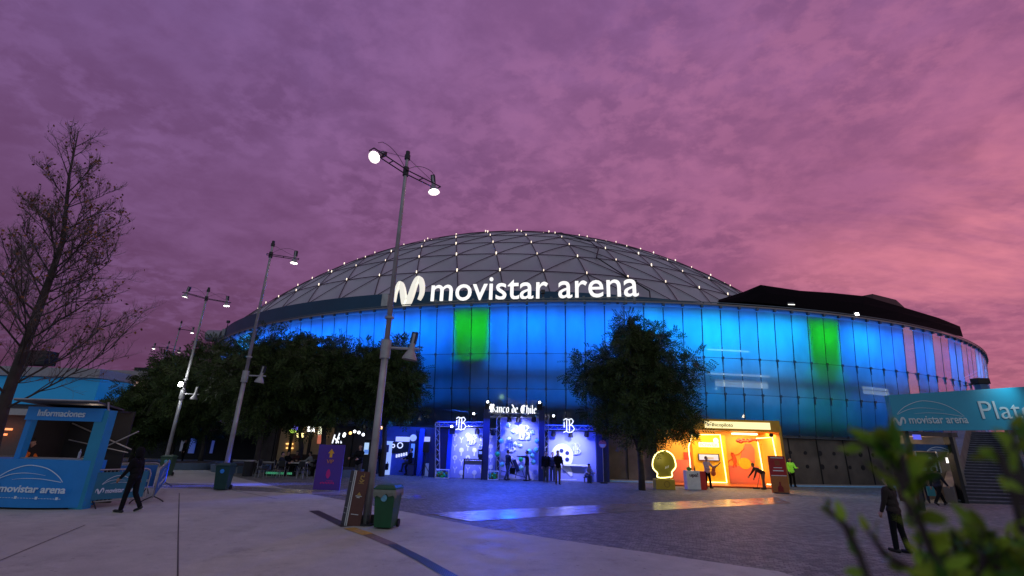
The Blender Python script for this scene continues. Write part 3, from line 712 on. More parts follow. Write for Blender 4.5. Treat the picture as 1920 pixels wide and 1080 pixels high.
# ------------------------------------------------------------------ bins
gplas = mat('green_plastic', (.006, .075, .028, 1), .45, 0, .2, 3); dplas = mat('dark_green_plastic', (.008, .05, .045, 1), .5); bagm = mat('bin_bag', (.16, .17, .14, 1), .5, bump=.6, scale=10)
def bin_(label, px, yaw, m, bag=True, sc=1, stick=(.12, .35, .5, 1)):
    g = gp(*px); t = thing('wheelie_bin', label, 'bin', (g.x, g.y, 0), yaw, 'wheelie bins on the pavement')
    def fr(w0, d0, w1, d1, z0, z1, mb):
        return mb.add([(x * w / 2, y * d / 2, z) for z, w, d in ((z0, w0, d0), (z1, w1, d1)) for x, y in ((-1, -1), (1, -1), (1, 1), (-1, 1))], [(3, 2, 1, 0), (4, 5, 6, 7), (0, 1, 5, 4), (1, 2, 6, 5), (2, 3, 7, 6), (3, 0, 4, 7)])
    fr(.46, .50, .56, .66, .04, .96, MB()).build('body', m, t, bevel=.02)
    mb = fr(.62, .72, .60, .72, .965, 1.0, MB()); fr(.58, .68, .44, .50, 1.002, 1.07, mb); mb.box((0, .40, 1.01), (.5, .05, .05)); mb.build('lid', m, t, bevel=.012)
    for s in (-1, 1): MB().tube([(s * .22, .27, .1), (s * .28, .27, .1)], .10, 14).build('wheel', blackp, t)
    MB().tube([(0, -.335, .76), (0, -.34, .76)], .085, 20).build('sticker', mat('sticker', stick, .5, emit=None, var=.3, scale=40), t).rotation_euler = (R(0), 0, 0)
    if bag:
        mb = MB(); n = 40; v = []
        for zz_, k in ((.962, 1.06), (.90, 1.10), (0, 1.09)):
            for j in range(n):
                a = 2 * PI * j / n; x = .29 * max(-1, min(1, 1.35 * math.cos(a))); y = .335 * max(-1, min(1, 1.35 * math.sin(a)))
                z_ = zz_ if zz_ else .81 + .04 * math.sin(j * 1.9) + .03 * math.cos(j * .8)
                v.append((x * k, y * k, z_))
        mb.add(v, [(r * n + j, r * n + (j + 1) % n, (r + 1) * n + (j + 1) % n, (r + 1) * n + j) for r in (0, 1) for j in range(n)]); mb.build('bin_bag', bagm, t)
    t.scale = (sc,) * 3; return t
bin_('dark green bin with bag rim beside the nearest lamp post', (722, 990), R(-6), gplas)
bin_('teal bin with round blue sticker at the foot of the single headed lamp', (415, 919), R(10), dplas, False, 1, (.03, .25, .8, 1))
bin_('green bin at the foot of the floodlit lamp, behind the barriers', (309, 893), R(15), mat('pale_green', (.03, .09, .05, 1), .5), False)

# ------------------------------------------------------------------ pedestrian signs near the lamp
g = gp(642, 986); t = thing('poster_column', 'narrow two sided sign column, grey and maroon, leaning against the lamp post', 'sign', (g.x, g.y, 0))
h_ = at(668, 879, g.y).z - .03; wbr = at(671, 985, g.y).x - at(650, 985, g.y).x
tilt = Matrix.Rotation(R(4.2), 4, 'Y')
maroon = mat('maroon_board', (.10, .035, .028, 1), .6); greyb = mat('charcoal_board', (.05, .05, .055, 1), .6); goldm = mat('gold_print', (.42, .26, .06, 1), .5); wprint = mat('white_print', (.6, .6, .6, 1), .5)
a = MB().box((.11 + wbr / 2 + .03, .0, h_ / 2), (wbr + .06, .03, h_ - .02)).build('maroon_board', maroon, t)
b = MB().box((.0, .1, h_ / 2), (.25, .03, h_ - .02), R(-40)).build('charcoal_board', greyb, t)
e = MB().box((.105, -.02, h_ / 2), (.025, .03, h_)).box((.055, .0, h_ / 2), (.02, .03, h_)).build('edge_trim', mat('white_trim', (.62, .62, .62, 1), .5), t)
for o in (a, b, e): o.matrix_basis = tilt
xc = .14 + wbr / 2
mb = MB(); mb.ribbon([(xc + .05, h_ * .83), (xc - .03, h_ * .86), (xc - .02, h_ * .91), (xc + .05, h_ * .90), (xc + .05, h_ * .96)], [.02, .03, .03, .02, .01], -.021, -.016); mb.ribbon([(xc - .06, h_ * .83), (xc, h_ * .80), (xc + .07, h_ * .84)], [.02, .035, .02], -.022, -.017)
mb.box((xc, -.018, h_ * .775), (.16, .004, .012)); mb.prism([(xc - .06, h_ * .56), (xc + .06, h_ * .56), (xc, h_ * .62)], -.021, -.016); mb.build('gold_motif', goldm, a)
mb = MB()
for k, (w_, z_) in enumerate(((.17, .545), (.08, .52), (.2, .22))): mb.box((xc - .01 * k, -.018, h_ * z_), (w_, .004, .018))
mb.build('caption_lines', wprint, a)
mb = MB()
for w_, z_ in ((.12, .32), (.1, .22), (.06, .78)): mb.box((-.03, .07, h_ * z_), (w_, .006, .016), R(-40))
mb.build('caption_lines', mat('grey_print', (.3, .3, .3, 1), .6), b)
g = gp(610, 920); t = thing('vip_board', 'purple upright board with yellow arrow over the word VIP', 'sign', (g.x, g.y, 0))
x0 = at(586, 919, g.y).x; x1 = at(636, 920, g.y).x; zt = at(622, 834, g.y).z
pur = bpy.data.materials.new('purple_print'); pur.use_nodes = True; _t = pur.node_tree; _b = _t.nodes['Principled BSDF']
_x = _t.nodes.new('ShaderNodeTexCoord'); _n = _t.nodes.new('ShaderNodeTexNoise'); _n.inputs['Scale'].default_value = 1.2; _r = _t.nodes.new('ShaderNodeValToRGB')
_t.links.new(_x.outputs['Object'], _n.inputs[0]); _t.links.new(_n.outputs[0], _r.inputs[0]); _t.links.new(_r.outputs[0], _b.inputs['Base Color']); _r.color_ramp.elements[0].color = (.10, .015, .22, 1); _r.color_ramp.elements[1].color = (.05, .03, .35, 1)
bd = wb(MB().span((x0, g.y, .03), (x1, g.y + .06, zt)), 'board', pur, t, bevel=.01)
cx = (x0 + x1) / 2; hh = zt; y_ = g.y - .001
yel = mat('yellow_print', (.75, .36, .03, 1), .5); pink = mat('pink_print', (.55, .01, .22, 1), .5)
wb(MB().prism([(cx - .05, hh * .72), (cx + .07, hh * .72), (cx + .07, hh * .81), (cx + .15, hh * .81), (cx + .01, hh * .91), (cx - .13, hh * .81), (cx - .05, hh * .81)], y_ - .006, y_), 'arrow', yel, bd)
text('VIP', .30, .16, (cx - g.x + .01, -.006, hh * .63), mat('orange_print', (.6, .22, .08, 1), .5), bd)
mb = MB().ribbon([(cx, hh * .26), (cx, hh * .33), (cx, hh * .40), (cx, hh * .46)], [.03, .2, .17, .05], y_ - .006, y_)
for k in range(9): mb.box((cx - .28 + k * .07, y_ - .003, hh * .16 + .02 * (k % 2)), (.045, .006, .07))
mb.box((cx + .1, y_ - .003, hh * .21), (.3, .006, .02)); wb(mb, 'pink_emblem', pink, bd)

# ------------------------------------------------------------------ information kiosk
cyan = mat('cyan_blue_panel', (.008, .22, .62, 1), .5, 0, .08, 1.5); cyan2 = mat('teal_blue_panel', (.012, .24, .42, 1), .5, 0, .1, 1.5)
wl_ = mat('white_lettering', (.62, .72, .82, 1), .5, var=0)
g = gp(75, 957); KY = g.y; t = thing('information_kiosk', 'blue information kiosk with a curved counter and dark awning', 'kiosk', (g.x, KY, 0))
xl = at(-70, 910, KY).x; xr = at(142, 908, KY).x; zc = at(75, 862, KY).z; z0 = .06
n = 14; v = []
for i in range(n + 1):
    k = i / n; x = xl + (xr - xl) * k; bow = .35 * (1 - (2 * k - 1) ** 2)
    v += [(x, KY + .3 - bow, z0), (x, KY + .3 - bow, zc)]
    if i in (0, n): pass
f = [(2 * i, 2 * i + 2, 2 * i + 3, 2 * i + 1) for i in range(n)]
k = len(v); v += [(xl, KY + .9, z0), (xl, KY + .9, zc), (xr, KY + .9, z0), (xr, KY + .9, zc)]
f += [(k, 0, 1, k + 1), (2 * n, k + 2, k + 3, 2 * n + 1), tuple([2 * i + 1 for i in range(n + 1)] + [k + 3, k + 1]), (k + 2, k, k + 1, k + 3)]
cn = wb(MB().add(v, f), 'counter', cyan, t)
x_m = at(2, 915, KY).x; x_e = at(127, 915, KY).x
text('movistar arena', x_e - x_m, .19, ((x_m + x_e) / 2 - g.x, -.05, at(62, 917, KY).z), wl_, cn, off=.02, ext=.01)
mb = MB(); arena_logo(mb, at(-6, 900, KY).x, at(60, 902, KY).z, at(122, 900, KY).x - at(-6, 900, KY).x, .43, KY - .06, .022); m_logo(mb, x_m - .36, at(0, 921, KY).z, .3, .24, KY - .05, KY - .03)
for i in range(26): mb.box((x_m - .3 + i * .085, KY - .05, at(60, 934, KY).z + (.012 if i % 7 == 3 else 0)), (.05 if i % 7 != 3 else .07, .01, .012 if i % 7 != 3 else .07))
wb(mb, 'dome_emblem', wl_, cn)
XL = at(2, 862, KY).x; XR = at(150, 864, KY).x; zb = at(100, 788, KY).z; zh = at(110, 763, KY).z
for x in (XL, XR - .16): wb(MB().span((x, KY + .35, zc - .1), (x + .16, KY + .55, zh)), 'post', cyan, t)
hd_ = wb(MB().span((XL, KY + .28, zb), (XR + .05, KY + .34, zh)), 'header', cyan, t)
text('Informaciones', at(146, 776, KY).x - at(56, 776, KY).x, .2, ((at(146, 776, KY).x + at(56, 776, KY).x) / 2 - g.x, .265, (zb + zh) / 2 + .02), wl_, hd_, off=.008)
wb(MB().add([(XL - .15, KY - .1, zh + .20), (XR + .1, KY - .1, zh + .20), (XR + .1, KY - .1, zh + .15), (XL - .15, KY - .1, zh + .15), (XL - .1, KY + 1.5, zh + .05), (XR - .3, KY + 1.5, zh + .05), (XR - .3, KY + 1.5, zh), (XL - .1, KY + 1.5, zh)], [(0, 1, 2, 3), (0, 4, 5, 1), (3, 2, 6, 7), (1, 5, 6, 2), (0, 3, 7, 4), (5, 4, 7, 6)]), 'awning', mat('awning', (.06, .055, .06, 1), .6), t)
wb(MB().tube([(XL - .15, KY - .11, zh + .2), (XR + .12, KY - .11, zh + .2)], .025, 6), 'awning_edge', steel, t)
inn_ = mat('kiosk_interior', (.02, .018, .02, 1), .8)
wb(MB().span((XL, KY + 1.85, 0), (XR - .2, KY + 1.9, zh)), 'back_wall', inn_, t); wb(MB().span((XL - .02, KY + .56, 0), (XL + .03, KY + 1.85, zh)), 'side_wall', inn_, t); wb(MB().span((XL + .04, KY + .56, zh - .06), (XR - .3, KY + 1.85, zh - .01)), 'ceiling', inn_, t)
wb(MB().span((XL, KY + .4, zc), (XR - .1, KY + .95, zc + .03)), 'counter_top', mat('grey_top', (.25, .25, .28, 1), .5), t)
mb = MB(); mb.tube([(XL + .2, KY + 1.75, zb - .05), (XR + .1, KY + 1.75, zc + .3)], .022, 6); mb.tube([(XL + .7, KY + 1.72, zc - .1), (XR + .2, KY + 1.72, zb - .25)], .022, 6); mb.tube([(XL + .3, KY + 1.7, zc + .55), (XR + .05, KY + 1.7, zc + .2)], .018, 6)
wb(mb, 'cross_brace', steel, t)
xa, xb = at(154, 866, KY + .3).x, at(178, 866, KY + .3).x
wb(MB().span((xa, KY + .3, 0), (xb, KY + .62, at(192, 769, KY + .3).z)), 'side_fin', cyan2, t, bevel=.01)
wb(MB().tube([(XR, KY + .4, zh + .2), (xa + .2, KY + .5, zh - .15)], .03, 6), 'tie_bar', steel, t)
light('kiosk_fill', 'POINT', (0, .7, zh - .25), 9, (1, .75, .6), t, shadow_soft_size=.1)  # unseen fill added to brighten the attendant
p_ = at(52, 850, KY + .95)
pk = person('person with black hair and orange jacket sitting inside the kiosk', (p_.x, KY + .72), -75, mat('orange_jacket', (.75, .16, .01, 1), .7, bump=.3), black, H=1.75, z=zc - .28, lt=85, rt=85, lk=85, rk=85, lean=18, la=35, ra=35, le=45, re=45, hair='long', hp=-5)
q = at(143, 855, KY + .5); b = tag(MB().tube([(0, 0, 0), (0, 0, .18), (0, 0, .22), (0, 0, .27)], [.035, .035, .015, .015], 12).build('water_bottle', mat('bottle', (.4, .42, .5, 1), .3)), 'clear bottle standing at the right end of the kiosk counter', 'bottle'); b.location = (q.x, KY + .6, zc + .035)

# ------------------------------------------------------------------ crowd barriers
def barrier(label, a, b, banner, front=True):
    A = gp(*a); B = gp(*b); d = B - A; Lg = d.length; t = thing('crowd_barrier', label, 'barrier', (A.x, A.y, 0), math.atan2(d.y, d.x), 'crowd barriers beside the kiosk')
    h = 1.08; c = .15
    MB().tube([(0, 0, .18), (0, 0, h - c), (.05, 0, h - .04), (c, 0, h), (Lg - c, 0, h), (Lg - .05, 0, h - .04), (Lg, 0, h - c), (Lg, 0, .18), (0, 0, .18)], .022, 8).build('frame', steel, t, smooth=True)
    mb = MB()
    for k in range(1, 16): mb.tube([(Lg * k / 16, 0, .18), (Lg * k / 16, 0, h)], .009, 4)
    mb.build('bars', steel, t)
    for x in (.25, Lg - .25): MB().tube([(x, -.32, .02), (x, -.2, .1), (x, 0, .2), (x, .2, .1), (x, .32, .02)], .02, 6).build('foot', darkmetal, t)
    if banner:
        bb = MB().box((Lg / 2, -.035, .62), (Lg - .18, .012, .78)).build('banner', banner, t)
        mb = MB(); arena_logo(mb, Lg * .22, .66, Lg * .5, .24, -.043, .014); m_logo(mb, Lg * .14, .40, .22, .16, -.052, -.042); mb.build('dome_emblem', wl_, bb)
        text('movistar arena', Lg * .5, .13, (Lg * .55, -.045, .47), wl_, bb, off=.02, ext=.006)
    return t
ban = mat('banner_teal', (.012, .16, .25, 1), .55, 0, .12, 3, bump=.3); banb = mat('banner_blue', (.02, .14, .45, 1), .5, 0, .12, 3)
barrier('crowd barrier with teal arena banner, the walking person in front of it', (150, 955), (268, 945), ban)
barrier('bare steel crowd barrier standing behind the bannered one', (205, 928), (288, 924), banb)
barrier('crowd barrier turned edge on at the right end of the row', (283, 944), (306, 912), banb)
person('person in black coat and black trousers walking past the barriers', gp(236, 961)[:2], 92, black, black, H=1.72, lt=9, lk=4, rt=-9, rk=24, la=16, ra=-12, le=18, re=12, lo=4, ro=4, lean=6, hair='hood', lsole=mat('pale_sole', (.45, .42, .38, 1), .6), sk=skin2)

# ------------------------------------------------------------------ bank booth
YB = 32.3; YF = 31.4
nvy = mat('navy_column', (.012, .02, .10, 1), .5); peri = mat('periwinkle_print', (.30, .33, .72, 1), .6, 0, .05, 1); alu = mat('truss_aluminium', (.5, .5, .52, 1), .35, .8); whp = mat('white_cutout', (.8, .8, .85, 1), .5)
g0 = at(960, 898, YB)
bb = thing('bank_booth', 'blue lit three bay bank booth framed in trusses with the lit name on top', 'booth', (g0.x, YB, 0))
def truss(mb, a, b, w=.26, seg=.3, r=.018):
    a, b = Vector(a), Vector(b); d = (b - a).normalized(); u = Vector((0, 1, 0)) * w; s_v = d.cross(Vector((0, 1, 0))).normalized() * w
    cs = [a + u * i + s_v * j for i in (0, 1) for j in (-.5, .5)]; ln = (b - a).length; n = max(2, int(ln / seg))
    for c in cs: mb.tube([c, c + d * ln], r * 1.3, 5)
    for (i, j) in ((0, 1), (2, 3), (0, 2), (1, 3)):
        for k in range(n):
            p, q_ = (i, j) if k % 2 else (j, i); mb.tube([cs[p] + d * (ln * k / n), cs[q_] + d * (ln * (k + 1) / n)], r * .8, 4, caps=False)
# backdrops
wb(pbox(MB(), 937, 1010, 783, 898, YB, .08, 0), 'centre_backdrop', peri, bb)
cbk = bpy.data.objects['centre_backdrop']
wb(pbox(MB(), 1027, 1119, 809, 903, YB, .08, 0), 'right_backdrop', peri, bb); rbk = bpy.data.objects['right_backdrop']
wb(pbox(MB(), 846, 909, 802, 894, YB, .08, 0), 'left_backdrop', peri, bb); lbk = bpy.data.objects['left_backdrop']
wb(pbox(MB(), 914, 930, 812, 892, YB + .3, .06, 0), 'return_panel', peri, bb)
wb(pbox(MB(), 838, 846, 804, 893, YB - .05, .3, 0), 'blue_panel', mat('cobalt_panel', (.0, .06, .75, 1), .5), bb)
wb(pbox(MB(), 822, 838, 804, 893, YB + .2, .06, 0), 'dark_panel', nvy, bb)
for x0, x1, yt, yb, yy in ((904.5, 917, 762, 898, YF), (1010.5, 1020.5, 762, 903, YF), (1119, 1130, 815, 905, YB - .3), (806, 817, 803, 895, YB - .2), (1130, 1142, 820, 906, YB)):
    wb(pbox(MB(), x0, x1, yt, yb, yy, .35, 0), 'column', nvy, bb)
def P_(x, y, Y, z=None): p = at(x, y, Y); return (p.x, Y, p.z if z is None else z)
for x, yt in ((935, 776), (1025, 776), (820, 793)):
    mb = MB(); truss(mb, P_(x, 890, YB - .45, 0), P_(x, yt, YB - .45)); wb(mb, 'truss_leg', alu, bb)
for a_, b_ in (((817, 796), (907, 795)), ((913, 778), (1018, 779)), ((1022, 801), (1119, 803)), ((913, 808), (932, 808))):
    mb = MB(); truss(mb, P_(*a_, YB - .5), P_(*b_, YB - .5)); wb(mb, 'truss_beam', alu, bb)
for q_ in ((820, 905, 790, 799), (1022, 1112, 796, 806)): wb(pbox(MB(), *q_, YB - .2, .5), 'beam_cover', mat('blue_fabric', (.01, .07, .5, 1), .7), bb)
# white round icons on the left bay
mb = MB()
def disc(mb, c, r, y0, y1, n=16, sc=1.): mb.prism([(c[0] + r * math.cos(2 * PI * i / n), c[1] + r * sc * math.sin(2 * PI * i / n)) for i in range(n)], y0, y1)
k = 0
for ry in range(4):
    for cx_ in range(5):
        x = 853 + cx_ * 12.2; y = 816 + ry * 21 + (7 if cx_ % 2 else 0)
        if x > 905 or y > 886: continue
        p = at(x, y, YB)
        if (ry + cx_) % 2 == 0: disc(mb, (p.x, p.z), .15, YB - .03, YB - .004); mb.box((p.x, YB - .012, p.z - .24), (.07, .01, .22))
        else: mb.ribbon([(p.x - .12, p.z + .12), (p.x, p.z - .03), (p.x + .12, p.z + .12)], [.05, .05, .05], YB - .02, YB - .004); mb.box((p.x, YB - .012, p.z - .15), (.05, .01, .22))
        k += 1
wb(mb, 'white_icons', whp, lbk)
mb = MB()
for ry in range(4):
    for cx_ in (0, 2, 4):
        x = 853 + cx_ * 12.2; y = 816 + ry * 21
        if (ry + cx_) % 2 or x > 905: continue
        p = at(x, y, YB); mb.prism([(p.x - .07, p.z - .06), (p.x + .07, p.z - .06), (p.x, p.z + .07)], YB - .04, YB - .031)
wb(mb, 'icon_triangles', mat('grey_violet', (.2, .2, .4, 1), .6), lbk)
mb = MB()
for y in (818, 837, 856, 876): p = at(920, y, YB); disc(mb, (p.x, p.z), .14, YB + .26, YB + .29); mb.box((p.x, YB + .28, p.z - .24), (.06, .02, .2))
wb(mb, 'white_icons', whp, bb)
# right bay: film reel shape
p = at(1054, 855, YB); mb = MB(); disc(mb, (p.x, p.z), .72, YB - .06, YB - .01, 32, 1.05)
mb.ribbon([(p.x + .2, p.z - .62), (p.x + .45, p.z - .9), (p.x + .6, p.z - 1.2)], [.5, .35, .12], YB - .05, YB - .005); wb(mb, 'reel_cutout', whp, rbk)
mb = MB()
for a_ in range(5): disc(mb, (p.x + .05 + .34 * math.cos(a_ * 1.257 + .6), p.z + .34 * math.sin(a_ * 1.257 + .6)), .13, YB - .09, YB - .061)
wb(mb, 'reel_holes', nvy, rbk)
wb(pbox(MB(), 1054, 1107, 871, 874, YB - .3, .25), 'shelf', whp, rbk); wb(pbox(MB(), 1105, 1108, 874, 903, YB - .3, .2, 0), 'shelf_leg', nvy, rbk)
mb = MB()
for k in range(14): pbox(mb, 1048 + k * 2.4, 1049.6 + k * 2.4, 898.2, 900.4, YB - .02, .015)
wb(mb, 'small_print', whp, rbk)
# blackletter with a broad nib
BLK = {'a': [[(.05, .6), (.3, .66), (.3, .0), (.4, .04)], [(.3, .38), (.07, .25), (.08, .03), (.3, .12)]],
 'n': [[(.0, .6), (.08, .65), (.08, .0)], [(.08, .56), (.25, .66), (.34, .57), (.34, .0), (.42, .04)]],
 'c': [[(.34, .58), (.2, .66), (.06, .55), (.06, .1), (.2, 0), (.34, .09)]],
 'o': [[(.06, .55), (.2, .66), (.34, .55), (.34, .1), (.2, 0), (.06, .1), (.06, .55)]],
 'd': [[(.0, 1.0), (.14, .9), (.34, .55), (.34, .1), (.2, 0), (.06, .1), (.06, .5), (.22, .62)]],
 'e': [[(.08, .32), (.33, .44), (.3, .6), (.2, .66), (.06, .55), (.06, .1), (.2, 0), (.34, .09)]],
 'h': [[(.06, 1.0), (.06, 0)], [(.06, .55), (.22, .66), (.34, .55), (.34, .05), (.24, -.15)]],
 'i': [[(.0, .6), (.08, .65), (.08, .0), (.16, .04)], [(.05, .86), (.1, .92)]], 'l': [[(.06, 1.0), (.06, .04), (.16, .0)]],
 'B': [[(.0, .88), (.15, 1.0), (.3, .92), (.5, 1.0), (.62, .82), (.5, .6), (.34, .54)], [(.34, .54), (.55, .5), (.68, .28), (.55, .06), (.35, 0), (.15, .08), (0, 0)], [(.2, .9), (.2, .1)], [(.37, .9), (.37, .08)], [(.04, .75), (.04, .35)]],
 'C': [[(.62, .82), (.4, 1.0), (.15, .88), (.05, .6), (.05, .25), (.2, .04), (.42, 0), (.62, .15)], [(.27, .93), (.27, .07)], [(.44, .82), (.44, .2)]]}
def nib(mb, strokes, x, z, sx, sz, y, w=.048):
    k = 0
    for st in strokes:
        for (a, b) in zip(st[:-1], st[1:]):
            P = [(x + (a[0] - w) * sx, z + (a[1] - w * .6) * sz), (x + (a[0] + w) * sx, z + (a[1] + w * .6) * sz), (x + (b[0] + w) * sx, z + (b[1] + w * .6) * sz), (x + (b[0] - w) * sx, z + (b[1] - w * .6) * sz)]
            mb.prism(P, y - k * .002, y + .05 - k * .002); k += 1
neon = em('neon_white', (.95, .97, 1, 1), 2.0)
xA, xB, zA, zB = rect(918, 1007, 759, 774, YF)
adv = {'B': .82, 'C': .8, 'h': .5, 'n': .52, 'i': .26, 'l': .24, ' ': .3}; s_ = 'Banco de Chile'; tot = sum(adv.get(c, .48) for c in s_); sxx = (xB - xA) / tot; x = xA
for ch in s_:
    if ch != ' ':
        mb = MB(); nib(mb, BLK[ch], x, zA, sxx, (zB - zA), YF - .1); wb(mb, 'letter', neon, bb)
    x += adv.get(ch, .48) * sxx
def neonB(x0, x1, y0, y1, Y, par):
    a, b, c, d = rect(x0, x1, y0, y1, Y); sx, sz = (b - a) / .68, d - c; mb = MB(); w = .05
    for st in BLK['B']:
        mb.tube([(a + p[0] * sx, Y, c + p[1] * sz) for p in st], .026, 5)
    return wb(mb, 'neon_letter', em('neon', (.85, .9, 1, 1), 1.8), par)
neonB(855, 874, 782, 806, YF + .1, bb); neonB(1056.5, 1077, 785, 811, YF + .1, bb)
def printB(x0, x1, y0, y1, par, m=whp):
    a, b, c, d = rect(x0, x1, y0, y1, YB); mb = MB(); nib(mb, BLK['B'], a, c, (b - a) / .68, d - c, YB - .1); return wb(mb, 'blackletter_cutout', m, par)
printB(968, 993, 797, 824, cbk); printB(1074, 1088, 832, 852, rbk, mat('soft_white', (.55, .57, .8, 1), .6)); printB(877, 892, 815, 834, lbk); printB(950, 966, 831, 846, cbk)
mb = MB(); a = P_(937, 848, YB); c = P_(985, 893, YB); mb.ribbon([(a[0], a[2]), (c[0] - .6, c[2] + .7), (c[0] + .6, .1)], [.5, .5, .4], YB - .03, YB - .004)
c = P_(1000, 893, YB); mb.prism([(c[0] - 1.7, .03), (c[0] + .2, .03), (c[0] - .9, 1.0)], YB - .02, YB - .003); wb(mb, 'white_slide', mat('lilac', (.6, .58, .85, 1), .6), cbk)
mb = MB(); a = P_(965, 862, YB); mb.ribbon([(a[0] - .05, a[2]), (a[0] + .25, a[2] - .7)], [.25, .25], YB - .06, YB - .031); wb(mb, 'navy_tablet', nvy, cbk)
mb = MB()
for x0, y0, x1, y1 in ((938, 882, 998, 899), (971, 875, 966, 896), (976, 873, 984, 896), (950, 890, 962, 872)): mb.tube([P_(x0, y0, YB - .15), P_(x1, y1, YB - .15)], .02, 5)
wb(mb, 'easel_frame', nvy, cbk)
# booth lamps
spm = em('spot_lens', (.8, .85, 1, 1), 20)
for x, y, yy in ((915, 757, YF), (1012, 758, YF), (889, 779, YB), (1038, 783, YB), (848, 803, YB - .6)):
    p = P_(x, y, yy); L_ = wb(MB().box((p[0], p[1] + .1, p[2] - .1), (.32, .3, .5)).tube([(p[0], p[1], p[2] + .02), (p[0], p[1] - .2, p[2] + .1)], [.12, .15], 12), 'moving_head', blackp, bb); wb(MB().ball((p[0] - .02, p[1] - .2, p[2] + .1), .07, 8), 'lens', spm, L_)
for x, y in ((895, 804), (955, 781), (972, 781), (1001, 781), (1038, 808), (1070, 810), (1100, 809), (925, 806)):
    p = P_(x, y, YB - .6); wb(MB().tube([p, (p[0], p[1] + .12, p[2] - .3)], [.13, .16], 10), 'spotlight', blackp, bb)
def wl2(name, kind, loc, e, col, aim, par, **k):
    L0 = root(par).location; return light(name, kind, Vector(loc) - L0, e, col, par, aim=Vector(aim) - L0, **k)
VIO = (.10, .13, 1)
for x, ytop, yt, e, ax in ((877, 800, 832, 95, 882), (972, 779, 825, 150, 975), (1045, 807, 850, 80, 1052), (1082, 807, 845, 95, 1082)):
    wl2('booth_spot', 'SPOT', P_(x, ytop, YB - 1.7), e * 6.5, (.42, .44, 1), P_(ax, yt, YB), bb, spot_size=R(80), spot_blend=1, shadow_soft_size=.1)
for x in (862, 960, 1070): wl2('booth_wash', 'AREA', (at(x, 850, YB).x, YB - 1.6, 3.6), 170, (.01, .06, 1), (at(x, 850, YB).x, YB - 1.0, 0), bb, shape='RECTANGLE', size=3, size_y=.4)
wl2('booth_wash', 'SPOT', P_(960, 765, YF - .4), 2600, (.0, .05, 1), (at(960, 900, 25).x, 24, 0), bb, spot_size=R(110), spot_blend=1, shadow_soft_size=.2)
for ax, e, sz_ in (((gp(345, 911)), 60000, 9), ((gp(660, 921)), 9000, 16), ((gp(900, 966)), 1500, 20), ((gp(1030, 958)), 1500, 20)):
    wl2('moving_head_beam', 'SPOT', P_(905, 850, YF - .9, 2.3), e, (.03, .08, 1), (ax.x, ax.y, 0), bb, spot_size=R(sz_), spot_blend=1, shadow_soft_size=.6)

# hanging balls
balls = [(1055, 322, 0), (1095, 373, 0), (1243, 383, 0), (1062, 433, 0), (1003, 447, 1), (1110, 475, 0), (1150, 487, 0), (1280, 447, 1), (1275, 517, 1), (1220, 530, 1), (1243, 563, 1), (1253, 613, 1), (970, 549, 2), (1155, 588, 2), (1158, 657, 3), (1008, 630, 1), (1213, 430, 0)]
bmats = [mat('white_ball', (.7, .8, .8, 1), .4), mat('mint_ball', (.25, .75, .75, 1), .4), mat('green_ball', (.02, .6, .15, 1), .4), mat('pale_green_ball', (.4, .85, .7, 1), .4)]
wh = ['topmost white ball at the upper left of the centre bay', 'white ball left of the big blackletter cutout', 'white ball right of the big blackletter cutout', 'white ball below and left of the blackletter cutout', 'mint ball at the left edge of the centre bay',
      'white ball low in the middle of the centre bay', 'small white ball right of the middle one', 'mint ball at the right edge, highest of the mint ones there', 'mint ball at the right edge, second from the top', 'mint ball just right of the pointing person\'s head',
      'mint ball beside the pointing person\'s shoulder', 'mint ball at the pointing person\'s elbow, lowest on the right', 'green ball beside the left truss leg', 'green ball low between the two visitors', 'pale green ball near the ground between the two visitors', 'mint ball left of the visitor with a bag', 'white ball just under the blackletter cutout']
for (x, y, c), w in zip(balls, wh):
    p = P_(700 + x / 4.174, 720 + y / 4.174, YB - .75)
    o = tag(MB().ball((0, 0, 0), .16, 14).tube([(0, 0, .15), (0, 0, .19)], .02, 6).build('ball', bmats[c], smooth=True), w, 'ball', 'balls hanging in the centre bay of the bank booth'); o.location = p
q = al(oncyl(941, 744, AC.x, AC.y, 56.1)); o = MB().tube([q, q + Vector((0, .08, 0))], .17, 16).build('lime_light', em('lime', srgb(150, 190, 40), .8), arena)
for x in (942, 987):
    q = al(oncyl(x, 744, AC.x, AC.y, 55.7)); MB().tube([q, q + Vector((0, .1, 0))], .62, 24).build('round_vent', nvy, arena)

# table, crates, speaker, round sign
p = P_(886, 895, YB - .9); t = thing('display_table', 'tall black open table with a small screen on it in front of the left bay', 'table', (p[0], p[1], 0))
xw = at(905, 895, p[1]).x - at(868, 895, p[1]).x; hz = at(886, 861, p[1]).z
MB().box((0, 0, hz), (xw, .5, .05)).build('tabletop', blackp, t); MB().box((0, -.2, hz - .2), (xw * .85, .02, .24)).build('front_panel', mat('slate', (.12, .12, .2, 1), .6), t)
for sx in (-1, 1):
    for sy in (-1, 1): MB().box((sx * (xw / 2 - .04), sy * .2, hz / 2), (.045, .045, hz)).build('leg', blackp, t)
t = thing('display_screen', 'small upright black display standing on the tall black table', 'screen', (p[0] + .42, p[1], hz + .027)); MB().box((0, 0, .33), (.30, .1, .5)).build('case', blackp, t, bevel=.02); MB().box((0, 0, .04), (.2, .2, .08)).build('foot', blackp, t); MB().ball((0, 0, .72), .11, 12).build('globe', whp, t); MB().box((0, -.055, .38), (.2, .008, .16)).build('panel', em('screen_blue', srgb(90, 120, 220), .7), t)
rb = random.Random(2)
